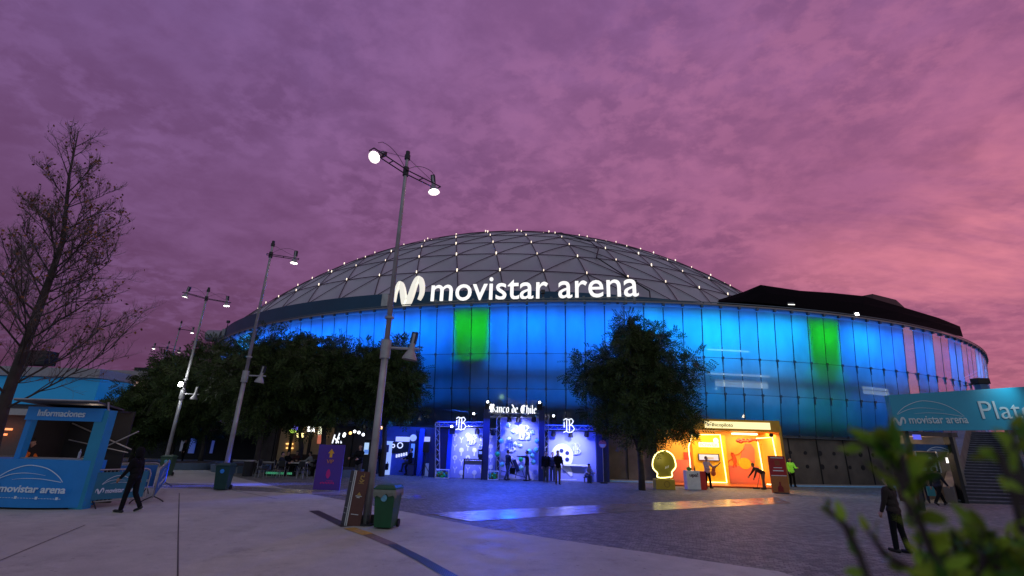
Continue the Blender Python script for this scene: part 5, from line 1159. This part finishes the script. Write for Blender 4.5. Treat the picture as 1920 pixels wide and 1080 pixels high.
person('person in long dark coat standing half hidden behind the shrub', G(1692, 1037), 25, mat('dark_brown_coat', (.02, .012, .01, 1), .9), black, H=1.68, hair='long', la=10, ra=10, lt=6, rt=-4, shoe=blackp)
# ------------------------------------------------------------------ trees
def leaf_mat(name, c, tr=.25):
    m = bpy.data.materials.new(name); m.use_nodes = True; t = m.node_tree; n = t.nodes; l = t.links; b = n['Principled BSDF']; o = n['Material Output']
    ge = n.new('ShaderNodeNewGeometry'); r = n.new('ShaderNodeMapRange'); r.inputs[3].default_value = .45; r.inputs[4].default_value = 1.7; l.new(ge.outputs['Random Per Island'], r.inputs[0])
    v = n.new('ShaderNodeVectorMath'); v.operation = 'SCALE'; v.inputs[0].default_value = c; l.new(r.outputs[0], v.inputs['Scale']); l.new(v.outputs[0], b.inputs['Base Color']); b.inputs['Roughness'].default_value = .55; b.inputs['Specular IOR Level'].default_value = .25
    tl = n.new('ShaderNodeBsdfTranslucent'); l.new(v.outputs[0], tl.inputs[0]); mx = n.new('ShaderNodeMixShader'); mx.inputs[0].default_value = tr; l.new(b.outputs[0], mx.inputs[1]); l.new(tl.outputs[0], mx.inputs[2]); l.new(mx.outputs[0], o.inputs[0]); return m
leafm = leaf_mat('leaf', (.042, .068, .018)); bark = mat('bark', (.045, .035, .03, 1), .9, 0, .35, 3, bump=.8)
def leaves_mesh(centers, rad, n_per, lf, lw, rs, droop=.5, rachis=True):
    V = []; F = []
    for c, rr in zip(centers, rad):
        for _ in range(n_per):
            d = rs.normal(size=3); d /= np.linalg.norm(d) + 1e-9; p = np.array(c) + d * rr * rs.uniform(.25, 1) ** .6
            ax = d * .8 + rs.normal(size=3) * .5; ax[2] -= droop * rs.uniform(.2, 1); ax /= np.linalg.norm(ax) + 1e-9
            sd = np.cross(ax, rs.normal(size=3)); sd /= np.linalg.norm(sd) + 1e-9
            if rachis:      # a pinnate spray: leaflets in pairs along the stalk
                L_ = lf * rs.uniform(.7, 1.3); nn_ = np.cross(ax, sd)
                for k in range(5):
                    b = p + ax * L_ * (k + 1) / 5 + np.array([0, 0, -.10 * L_ * (k / 4) ** 2])
                    for s_ in (-1, 1):
                        tip = b + (sd * s_ * .8 + ax * .55) * lw * 2.4; w = ax * lw * .42; i = len(V)
                        V += [b, (b + tip) / 2 + w, tip, (b + tip) / 2 - w]; F.append((i, i + 1, i + 2, i + 3))
            else:
                i = len(V); tip = p + ax * lf; V += [p, p + ax * lf * .5 + sd * lw, tip, p + ax * lf * .5 - sd * lw]; F.append((i, i + 1, i + 2, i + 3))
    me = bpy.data.meshes.new('leaves'); me.from_pydata([tuple(v) for v in V], [], F); return me
def leafy_tree(label, base, H, rx, z0, seed, n=70, npc=26, lf=.34, lw=.045, trunk=.16, group=None, lumps=None, lean=(0, 0), m=leafm, asym=0):
    rs = np.random.RandomState(seed); t = thing('tree', label, 'tree', (base[0], base[1], 0), 0, group)
    cz = (H + z0) / 2; hz = (H - z0) / 2; C_ = []; Rd = []
    while len(C_) < n:
        d = rs.normal(size=3); d /= np.linalg.norm(d); k = rs.uniform(.15, 1) ** .5
        w = 1 - .28 * max(0, d[2]) - .12 * max(0, -d[2]); bump_ = 1 + .22 * math.sin(3 * math.atan2(d[1], d[0]) + seed) * (1 - abs(d[2])) + .1 * math.sin(7 * d[0] + seed)
        C_.append((d[0] * rx * k * w * bump_ + lean[0] + asym * (d[2] > .2) * .8, d[1] * rx * k * w * bump_ + lean[1], cz + d[2] * hz * k * (1 + .08 * math.sin(5 * d[0] + seed)))); Rd.append(rs.uniform(.45, .95) * rx / 3.6)
    me = leaves_mesh(C_, Rd, npc, lf, lw, rs); me.materials.append(m); o = bpy.data.objects.new('crown', me); COL.objects.link(o); o.parent = t
    mb = MB(); sp = z0 * .9; top = Vector((lean[0] * .3, lean[1] * .3, sp)); mb.tube([(0, 0, 0), (.02, 0, sp * .5), top], [trunk * 1.25, trunk, trunk * .9], 10)
    for i in range(7):
        a = i * 2.4 + seed; e = Vector((math.cos(a) * rx * .45 + lean[0], math.sin(a) * rx * .45 + lean[1], cz + hz * (.1 + .12 * (i % 3)))); md_ = top.lerp(e, .45) + Vector((0, 0, .3)); mb.tube([top - Vector((0, 0, .1)), md_, e], [trunk * .6, trunk * .4, trunk * .15], 7)
        for j in range(4):
            c = Vector(C_[(i * 4 + j) % n]); mb.tube([md_.lerp(e, .3 + .2 * j), c], [trunk * .2, .015], 4, caps=False)
    mb.build('trunk', bark, t, smooth=True); return t
g = gp(1204, 919); Yt = g.y
zt = at(1190, 607, Yt).z; zb = at(1190, 838, Yt).z; rx = (at(1318, 740, Yt).x - at(1066, 740, Yt).x) / 2
leafy_tree('round dark leafy tree standing alone between the two booths', g[:2], zt, rx * .92, zb, 3, n=150, npc=42, lf=.5, lw=.085, lean=(at(1192, 740, Yt).x - g.x, 0))
tg = 'trees in front of the left half of the arena'
for k, (px, py, tx, ty, hw, bz, lab) in enumerate(((715, 893, 722, 640, 78, 790, 'leafy tree just left of the bank booth, behind the nearest lamp post'), (600, 884, 610, 640, 88, 795, 'leafy tree above the bar sign, behind the purple board'),
        (478, 878, 505, 628, 95, 800, 'tallest leafy tree, right behind the single headed lamp'), (375, 868, 400, 640, 90, 810, 'dark leafy tree between the single headed lamp and the floodlit lamp'), (318, 862, 335, 668, 68, 812, 'leafy tree lit green by a lamp, leftmost of its row'), (560, 868, 560, 622, 60, 790, 'narrow tree crown poking up behind the others'))):
    g = gp(px, py); Yt = (31.5, 31.5, 30.5, 37, 38.5, 34)[k]; bx = at(px, py, Yt).x
    zt = at(tx, ty, Yt).z; zb = at(tx, bz, Yt).z; rx = hw * Yt / 874 * 1.05
    leafy_tree(lab, (bx, Yt), zt, rx, zb, 11 + k, n=120, npc=34, lf=.55, lw=.10, group=tg, lean=(at(tx, (ty + bz) / 2, Yt).x - bx, 0))
# low dark trees far left behind the kiosk
leafy_tree('low dark tree in front of the building with lit windows', (at(255, 830, 38).x, 38), at(255, 742, 38).z, 3.6, 1.5, 31, n=80, npc=24, lf=.6, lw=.11)

# bare tree on the left
def bare_tree():
    Yt = 20.0; pts = [(-22, 860), (10, 750), (64, 603), (93, 524), (118, 451), (130, 328), (147, 246)]
    W_ = [at(x, y, Yt) for x, y in pts]; b = Vector((W_[0].x, Yt, 0)); t = thing('bare_tree', 'tall bare tree with thin twigs and a few dry leaves at the left edge', 'tree', b)
    T = [Vector((0, 0, 0))] + [w - b for w in W_[0:]]; T = [Vector((0, 0, 0))] + [v for v in T[1:] if v.z > .3]
    n = len(T); rs_ = random.Random(8); rad = [.26, .25, .21, .165, .135, .10, .055, .02][:n]
    tr = MB(); tr.tube(T, rad, 10); tw = MB(); tips = []
    def pos(k):
        x = k * (n - 1); i = min(int(x), n - 2); return T[i].lerp(T[i + 1], x - i)
    def br(p, d, L_, r, lvl):
        P = [p]; q = p; dd = d.copy(); seg = 4
        for s in range(seg):
            dd = (dd + Vector((rs_.gauss(0, .10), rs_.gauss(0, .10), rs_.gauss(.075, .07)))).normalized(); q = q + dd * L_ / seg; P.append(q)
        (tr if lvl < 2 else tw).tube(P, [r * (1 - .75 * k / seg) for k in range(seg + 1)], 5 if lvl < 2 else 3, caps=False)
        if lvl >= 3: tips.append(q); tips.append(P[2]); return
        nb = {0: 10, 1: 7, 2: 6}[lvl]
        for k in range(nb):
            f = .22 + .78 * (k + rs_.random() * .6) / nb; f = min(f, .98); x = f * seg; i = min(int(x), seg - 1); o = P[i].lerp(P[i + 1], x - i)
            ax = Vector((rs_.gauss(0, 1), rs_.gauss(0, 1), rs_.gauss(.25, .6))).normalized(); nd_ = (dd * .75 + ax * .75).normalized()
            br(o, nd_, L_ * rs_.uniform(.38, .6) * (1 - .25 * f), r * .5, lvl + 1)
    H = T[-1].z
    for i in range(44):
        k = .26 + .72 * i / 44; p = pos(k); a = i * 2.4 + rs_.uniform(-.3, .3); hfrac = (p.z / H)
        up_ = .4 + .85 * hfrac; d = Vector((math.cos(a), math.sin(a), up_)).normalized(); br(p, d, 5.2 * (1 - .78 * hfrac) * rs_.uniform(.75, 1.1), .055 * (1 - .6 * hfrac), 0 if hfrac < .8 else 1)
    tr.build('trunk', bark, t, smooth=True); tw.build('twigs', mat('twig_bark', (.13, .10, .10, 1), .9), t)['kind'] = 'stuff'
    rs = np.random.RandomState(5); sel = [tips[i] for i in rs.choice(len(tips), min(4200, len(tips)), replace=False) if rs.rand() < (.5 if tips[i].x > 0.5 else .3)]
    me = leaves_mesh([tuple(s) for s in sel], [.06] * len(sel), 1, .15, .05, rs, 1.2, False); me.materials.append(leaf_mat('dry_leaf', (.17, .075, .025), .2)); o = bpy.data.objects.new('dry_leaves', me); COL.objects.link(o); o.parent = t; o['kind'] = 'stuff'
bare_tree()

# ------------------------------------------------------------------ foreground shrub (out of focus)
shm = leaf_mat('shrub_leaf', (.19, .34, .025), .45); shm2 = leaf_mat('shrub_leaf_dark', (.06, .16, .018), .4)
def shrub():
    base = Vector((1.25, .95, 0)); t = thing('shrub', 'blurred green leafy shrub close to the camera in the lower right corner', 'shrub', base)
    rs_ = random.Random(3); rs = np.random.RandomState(3); stems = MB(); V = [[], []]; F = [[], []]
    def leaf(p, d, ln, w, k):
        d = d.normalized(); sd = d.cross(Vector((rs_.gauss(0, 1), rs_.gauss(0, 1), rs_.gauss(0, 1)))).normalized(); nn_ = d.cross(sd); i = len(V[k]); pr = []
        for f, ww, dn in ((0, .05, 0), (.25, .8, .03), (.5, 1, .04), (.8, .6, .0), (1, .03, -.06)):
            c = p + d * ln * f + nn_ * ln * dn; pr.append((c - sd * w * ww, c + nn_ * ln * -.04, c + sd * w * ww))
        for a in pr: V[k] += [tuple(q) for q in a]
        for r_ in range(4):
            for c in range(2): q = i + r_ * 3 + c; F[k].append((q, q + 1, q + 4, q + 3))
    def stem(path, dens, k0, spread=1.0, ln=.05):
        P = [Vector(p) for p in path]; stems.tube([p - base for p in P], [.006] * (len(P) - 1) + [.002], 5)
        n = int(dens * sum((b - a).length for a, b in zip(P[:-1], P[1:])))
        for j in range(n):
            f = (j + .5) / n * (len(P) - 1); i = min(int(f), len(P) - 2); p = P[i].lerp(P[i + 1], f - i); dr_ = (P[i + 1] - P[i]).normalized()
            a = Vector((rs_.gauss(0, 1), rs_.gauss(0, 1), rs_.gauss(0, 1))).normalized(); leaf(p - base, dr_ * .7 + a * .8 * spread, ln * rs_.uniform(.7, 1.25), ln * .24, k0 if rs_.random() < .8 else 1 - k0)
    def pp(x, y, D): d = ray(x, y); return CAMP + d.normalized() * D
    R0_ = pp(1960, 1180, 1.25)
    S_ = [([(1800, 1130, 1.1), (1745, 1030, 1.05), (1708, 930, 1.0), (1690, 850, 1.0), (1662, 822, .98)], 125, 0, .062), ([(1640, 1120, 1.0), (1612, 1040, .98), (1585, 985, .96), (1545, 950, .95)], 60, 0, .045),
          ([(1760, 1100, 1.1), (1660, 1040, 1.05), (1625, 990, 1.0)], 40, 0, .045), ([(1890, 1120, 1.15), (1860, 1040, 1.1), (1850, 1000, 1.1), (1825, 985, 1.08)], 110, 0, .05), ([(1960, 1050, 1.0), (1930, 950, .95), (1905, 860, .95), (1895, 795, .95)], 70, 0, .05),
          ([(1920, 1000, 1.1), (1895, 900, 1.05), (1878, 860, 1.05), (1866, 845, 1.04)], 45, 0, .045), ([(1705, 940, 1.0), (1725, 880, 1.0), (1745, 868, 1.0)], 80, 0, .05), ([(1700, 900, 1.0), (1670, 850, .98), (1620, 830, .97), (1600, 838, .97)], 110, 0, .055), ([(1702, 905, .98), (1690, 855, .97), (1650, 826, .96)], 90, 0, .06), ([(1715, 980, 1.0), (1690, 900, .98), (1665, 860, .97)], 90, 1, .06)]
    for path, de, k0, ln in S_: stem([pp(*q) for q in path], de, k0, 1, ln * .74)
    for j in range(42):
        x = rs_.uniform(1730, 1990); y = rs_.uniform(985, 1120) + max(0, (1800 - x) * .6); D = rs_.uniform(1.0, 1.5); a = pp(x, y + 130, D + .1); b_ = pp(x + rs_.uniform(-30, 20), y, D); stem([a, a.lerp(b_, .5) + Vector((.01, 0, .01)), b_], 95, j % 2, 1.1, .034)
    for a_ in range(10):
        e = pp(1750 + a_ * 22, 1150, 1.2); stems.tube([Vector((rs_.uniform(-.1, .1), rs_.uniform(-.1, .1), 0)), e - base], [.014, .007], 5)
    for z in range(500):     # the body of the bush below the frame
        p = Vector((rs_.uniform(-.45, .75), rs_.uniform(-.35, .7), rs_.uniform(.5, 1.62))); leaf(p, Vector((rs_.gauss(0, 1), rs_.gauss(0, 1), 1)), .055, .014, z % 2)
    stems.build('stems', bark, t)
    for k, (nm, mm) in enumerate((('leaves', shm), ('darker_leaves', shm2))):  # second group has a darker leaf colour, mixed through the bush
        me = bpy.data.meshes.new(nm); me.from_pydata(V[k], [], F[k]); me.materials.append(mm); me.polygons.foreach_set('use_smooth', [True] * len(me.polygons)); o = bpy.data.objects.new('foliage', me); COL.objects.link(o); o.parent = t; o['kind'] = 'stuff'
shrub()

# ------------------------------------------------------------------ left background
Yw = 46.0; p = at(235, 800, Yw); t = thing('lit_window_building', 'low building with a pale flat roof and a band of warm lit windows', 'building', (p.x, Yw, 0))
wb(pbox(MB(), 175, 330, 742, 850, Yw + .5, 5, 0), 'wall', mat('dark_blue_grey', (.03, .04, .06, 1), .8), t)
fr = wb(pbox(MB(), 178, 330, 710, 743, Yw, 5.5), 'upper_storey', mat('brown_frame', (.12, .085, .08, 1), .7), t)
wb(pbox(MB(), 170, 340, 695, 710, Yw - .4, 6.5), 'roof', mat('pale_roof', (.30, .26, .27, 1), .7), t)
win = bpy.data.materials.new('lit_window'); win.use_nodes = True; _t = win.node_tree; _b = _t.nodes['Principled BSDF']; _x = _t.nodes.new('ShaderNodeTexCoord'); _n = _t.nodes.new('ShaderNodeTexNoise'); _n.inputs['Scale'].default_value = .8; _r = _t.nodes.new('ShaderNodeValToRGB')
_t.links.new(_x.outputs['Object'], _n.inputs[0]); _t.links.new(_n.outputs[0], _r.inputs[0]); _t.links.new(_r.outputs[0], _b.inputs['Emission Color']); _r.color_ramp.elements[0].color = srgb(105, 75, 60); _r.color_ramp.elements[1].color = srgb(175, 130, 92); _b.inputs['Emission Strength'].default_value = .8
for x0, x1 in ((183, 197), (200, 218), (226, 257), (262, 285), (290, 312)):
    w = wb(pbox(MB(), x0, x1, 715, 739, Yw - .05, .04), 'window', win, fr)
    mb = MB()
    for k in (.33, .66): pbox(mb, x0 + (x1 - x0) * k - .5, x0 + (x1 - x0) * k + .5, 715, 739, Yw - .09, .03)
    wb(mb, 'glazing_bar', darkmetal, w)
wb(pbox(MB(), 252, 274, 689, 696, Yw + 1, 1.5), 'roof_unit', blackp, t)
Yc = 42.0; p = at(90, 800, Yc); t = thing('blue_lit_building', 'building with blue light painted into its cladding and a white roof edge behind the bare tree', 'building', (p.x, Yc, 0))
wb(pbox(MB(), -120, 186, 745, 850, Yc + .5, 6, 0), 'wall', mat('grey_wall', (.12, .09, .09, 1), .8), t); wb(pbox(MB(), -120, 182, 706, 757, Yc, 6), 'blue_lit_cladding', mat('painted_blue_light', (.02, .32, .62, 1), .5, 0, .1, .4, emit=srgb(0, 110, 170), es=.18), t)  # cladding colour and emission stand in for blue light on the wall
wb(pbox(MB(), -120, 188, 687, 704, Yc - .4, 7), 'roof', mat('grey_roof', (.30, .28, .31, 1), .7), t); wb(pbox(MB(), -120, 180, 766, 778, Yc - .3, 1), 'balcony', mat('pale_band', (.4, .38, .38, 1), .7), t)
for x0, x1, y0 in ((-40, 22, 802), (-40, 12, 812)): wb(pbox(MB(), x0, x1, y0, y0 + 4, Yc - .2, .1), 'strip_light', em('strip_warm', srgb(255, 140, 60), 1.6), t)
for x in (60, 82): q = at(x, 672, Yc + 2); wb(MB().box((q.x, Yc + 2, q.z), (1.5, 1.2, 1.3)), 'roof_unit', blackp, t)
# food court under the trees
Yf = 42.0; t = thing('food_hall', 'dark low hall under the trees with string lights along its eaves', 'building', (at(260, 850, Yf).x, Yf + 2, 0))
wb(pbox(MB(), 170, 520, 812, 850, Yf + 2.5, 2.5, 0), 'wall', mat('dark_hall', (.018, .018, .025, 1), .8), t); wb(pbox(MB(), 165, 520, 806, 813, Yf + 1.5, 4), 'roof', blackp, t)
rr = random.Random(6)
for k in range(15): q = at(206 + k * 3.8, 800 + 2.5 * math.sin(k * 1.1) + rr.uniform(-1, 1), Yf + 1.4); wb(MB().ball(q, .085, 8), 'string_light', em('warm_bulb', srgb(255, 180, 90), 5), t)
for x0, x1, y0, y1, c in ((216, 224, 822, 829, srgb(40, 50, 220)), (218, 222, 829, 832, srgb(220, 220, 200)), (355, 366, 822, 850, srgb(10, 40, 120)), (395, 400, 826, 850, srgb(25, 40, 110)), (338, 344, 826, 846, srgb(50, 50, 70))): wb(pbox(MB(), x0, x1, y0, y1, Yf + 2.4, .05), 'lit_opening', em('opening', c, .8), t)
Ys = 34.0; t = thing('bar_stall', 'warm lit bar stall with white lit word BAR under the trees', 'stall', (at(560, 860, Ys).x, Ys, 0))
wb(pbox(MB(), 518, 625, 800, 868, Ys + 1.5, .15, 0), 'back_wall', mat('beige_board', (.45, .30, .16, 1), .7, 0, .15, 1), t)
for x in (516, 541, 577, 600, 623): wb(pbox(MB(), x, x + 4, 796, 872, Ys, .2, 0), 'post', mat('dark_timber', (.03, .018, .012, 1), .8), t)
wb(pbox(MB(), 512, 628, 792, 799, Ys - .2, 2), 'roof', blackp, t); wb(pbox(MB(), 536, 600, 852, 872, Ys + .1, .5, 0), 'counter', mat('dark_counter', (.06, .03, .02, 1), .6), t)
wtext('BAR', 577, 591, 799, 810, Ys - .25, em('bar_letters', (1, 1, .95, 1), 3), t, off=.02, name='bar_letters')
wb(pbox(MB(), 556, 568, 812, 820, Ys - .1, .1), 'lightbox', em('lightbox', srgb(255, 235, 150), 2.5), t); wb(pbox(MB(), 597, 604, 799, 814, Ys - .1, .1), 'lightbox', em('lightbox2', srgb(240, 240, 200), 1.6), t)
mb = MB(); mb.ball(P_(549, 808, Ys - .15), .2, 10, sc=(1.3, .3, .7)); wb(mb, 'yellow_neon', em('yn', srgb(150, 190, 60), 1.5), t); mb = MB(); mb.ball(P_(553, 803, Ys - .12), .22, 10, sc=(1, .3, .8)); wb(mb, 'violet_neon', em('vn', srgb(110, 100, 240), 1.5), t)
for y in (831, 839): wb(pbox(MB(), 536, 549, y, y + 2.5, Ys + 1.4, .08), 'lit_shelf', em('shelf', srgb(255, 200, 110), 1.8), t)
wb(pbox(MB(), 595, 602, 815, 832, Ys - .05, .05), 'orange_poster', em('op', srgb(200, 90, 40), .7), t)
wl2('stall_light', 'POINT', (at(565, 830, Ys).x, Ys + .7, 3.0), 22, (1, .75, .45), (0, 0, 0), t, shadow_soft_size=.2)
mb = MB(); t = thing('lit_lattice', 'small white lit lattice frame above the purple board', 'frame', (at(632, 830, 33.5).x, 33.5, 0))
for x0, y0, x1, y1 in ((623, 831, 628, 815), (630, 831, 637, 812), (628, 822, 636, 831), (640, 831, 635, 820)): mb.tube([P_(x0, y0, 33.5), P_(x1, y1, 33.5)], .045, 5)
wb(mb, 'white_tubes', em('wt', (.85, .9, 1, 1), 1.5), t); wb(MB().span((at(620, 840, 33.5).x, 33.6, 0), (at(644, 840, 33.5).x, 33.7, at(632, 832, 33.5).z)), 'stand', blackp, t)
t = thing('lamp_string', 'short string of warm and white bulbs hung over the leaning column', 'string lights', (at(668, 815, 32).x, 32, 0))
for x, y, c in ((646, 814, 0), (657, 812, 1), (665, 809, 0), (673, 811, 0), (645, 817, 0), (716, 802, 1), (681, 815, 0)):
    wb(MB().ball(P_(x, y, 32), .10, 8), 'bulb', em('b', ((.95, .97, 1, 1), srgb(255, 190, 100))[c], 3), t)
wb(MB().tube([P_(640, 808, 32), P_(668, 812, 32), P_(720, 799, 32)], .012, 4), 'wire', blackp, t)
wb(MB().box((at(640, 800, 32).x, 32.1, at(640, 808, 32).z / 2), (.08, .08, at(640, 808, 32).z)), 'pole', blackp, t)
# tables, benches and sitters
tabm = mat('pale_table', (.35, .34, .33, 1), .5)
proto = None
def table(px, py, lab):
    global proto
    g = gp(px, py)
    if proto is None:
        t = thing('cafe_table', lab, 'table', (g.x, g.y, 0), 0, 'cafe tables under the trees'); MB().box((0, 0, .74), (1.6, .75, .035)).build('tabletop', tabm, t)
        for a in (-1, 1):
            for b in (-1, 1): MB().tube([(a * .72, b * .32, 0), (a * .66, b * .28, .72)], .018, 6).build('leg', steel, t)
        proto = t; return
    c = copy_tree(proto); c.location = (g.x, g.y, 0); c['label'] = lab
for q in ((452, 888, 'cafe table left of the tree trunk, nobody at it'), (505, 892, 'cafe table under the bar, nearest to the tree trunk'), (548, 893, 'cafe table in the middle under the lit bar'), (585, 891, 'cafe table partly behind the purple board')): table(*q)
chp = None
def chair(px, py, rz, lab):
    global chp
    g = gp(px, py)
    if chp is None:
        t = thing('cafe_chair', lab, 'chair', (g.x, g.y, 0), rz, 'cafe chairs under the trees'); MB().box((0, 0, .45), (.42, .42, .03)).build('seat', blackp, t); MB().box((0, .2, .75), (.4, .03, .3)).build('backrest', blackp, t)
        for a in (-1, 1): MB().tube([(a * .19, -.2, 0), (a * .19, -.18, .45)], .014, 5).build('leg', steel, t); MB().tube([(a * .19, .26, 0), (a * .19, .19, .5), (a * .19, .21, .9)], .014, 5).build('leg', steel, t)
        chp = t; return
    c = copy_tree(chp); c.location = (g.x, g.y, 0); c.rotation_euler = (0, 0, rz); c['label'] = lab
for q in ((432, 890, 1.4, 'empty cafe chair at the left end of the tables'), (478, 893, -1.4, 'cafe chair against the dark tree trunk'), (489, 896, 1.6, 'cafe chair left of the seated person nearest the trunk'), (527, 896, 3.2, 'cafe chair in front of the middle table'), (566, 897, 3.0, 'cafe chair in front of the right table'), (575, 889, 0.1, 'cafe chair behind the right table')): chair(*q)
for x, y, yaw, c, lab in ((519, 893, -80, nav, 'person seated in navy at the table nearest the trunk'), (531, 888, -100, black, 'person seated behind the first table, turned to the right'), (553, 886, 175, mat('dark_red_cloth', (.06, .015, .012, 1), .9), 'person seated in dark red facing us under the bar'), (580, 889, 95, mat('pale_grey_cloth', (.3, .29, .28, 1), .8), 'person seated in pale grey facing left at the right table'), (598, 893, 90, black, 'person seated in black next to the purple board')):
    person(lab, G(x, y), yaw, c, black, z=.52, lt=85, rt=85, lk=85, rk=85, lean=12, la=45, ra=45, le=40, re=40, group='people sitting at the cafe tables', fine=False)
    chair(x, y + 1, R(yaw) + PI, 'cafe chair under the ' + lab.replace('person seated ', 'person '))
for x, y, lab in ((340, 868, 'person standing in shade behind the floodlit lamp'), (206, 868, 'person standing in shade behind the blue kiosk fin')): person(lab, G(x, y), 150, black, black, fine=False, H=1.7)
t = thing('green_lit_planter', 'low planter with a row of green lights in front of the cafe tables', 'planter', (at(525, 880, 29.5).x, 29.5, 0)); xw = at(560, 880, 29.5).x - at(506, 880, 29.5).x
MB().box((0, .1, .12), (xw, .3, .24)).build('box', blackp, t)
mb = MB()
for k in range(16): mb.box((-xw / 2 + .12 + k * (xw - .24) / 15, -.06, .15), (.07, .02, .12))
mb.build('green_lights', em('green_led', srgb(10, 150, 90), .7), t)
g = gp(490, 893); b_ = thing('waste_drum', 'dark cylindrical litter bin beside the tree trunk at the tables', 'bin', (gp(463, 893).x, gp(463, 893).y, 0)); MB().tube([(0, 0, 0), (0, 0, .8)], [.26, .29], 16).build('drum', blackp, b_); MB().tube([(0, 0, .8), (0, 0, .86)], .3, 16).build('rim', steel, b_)
for x, y, w, lab in ((985, 905, 0, ''),): pass
for k, (x, y, r) in enumerate(((362, 858, 1.5), (452, 872, 1.6), (640, 872, 1.4))):
    g = at(x, y, 33 - k); t = thing('tree_planter', ['round low blue grey planter behind the floodlit lamp', 'round low planter around the tallest tree', 'round low planter behind the purple board'][k], 'planter', (g.x, 33 - k, 0), 0, 'round tree planters'); MB().tube([(0, 0, 0), (0, 0, .42)], [r, r * 1.05], 28).build('ring', mat('blue_grey_concrete', (.10, .14, .2, 1), .7), t); MB().tube([(0, 0, .421), (0, 0, .44)], [r * .9, r * .88], 24).build('soil', mat('soil', (.03, .02, .015, 1), .95), t)  # all planters share one plain blue-grey concrete
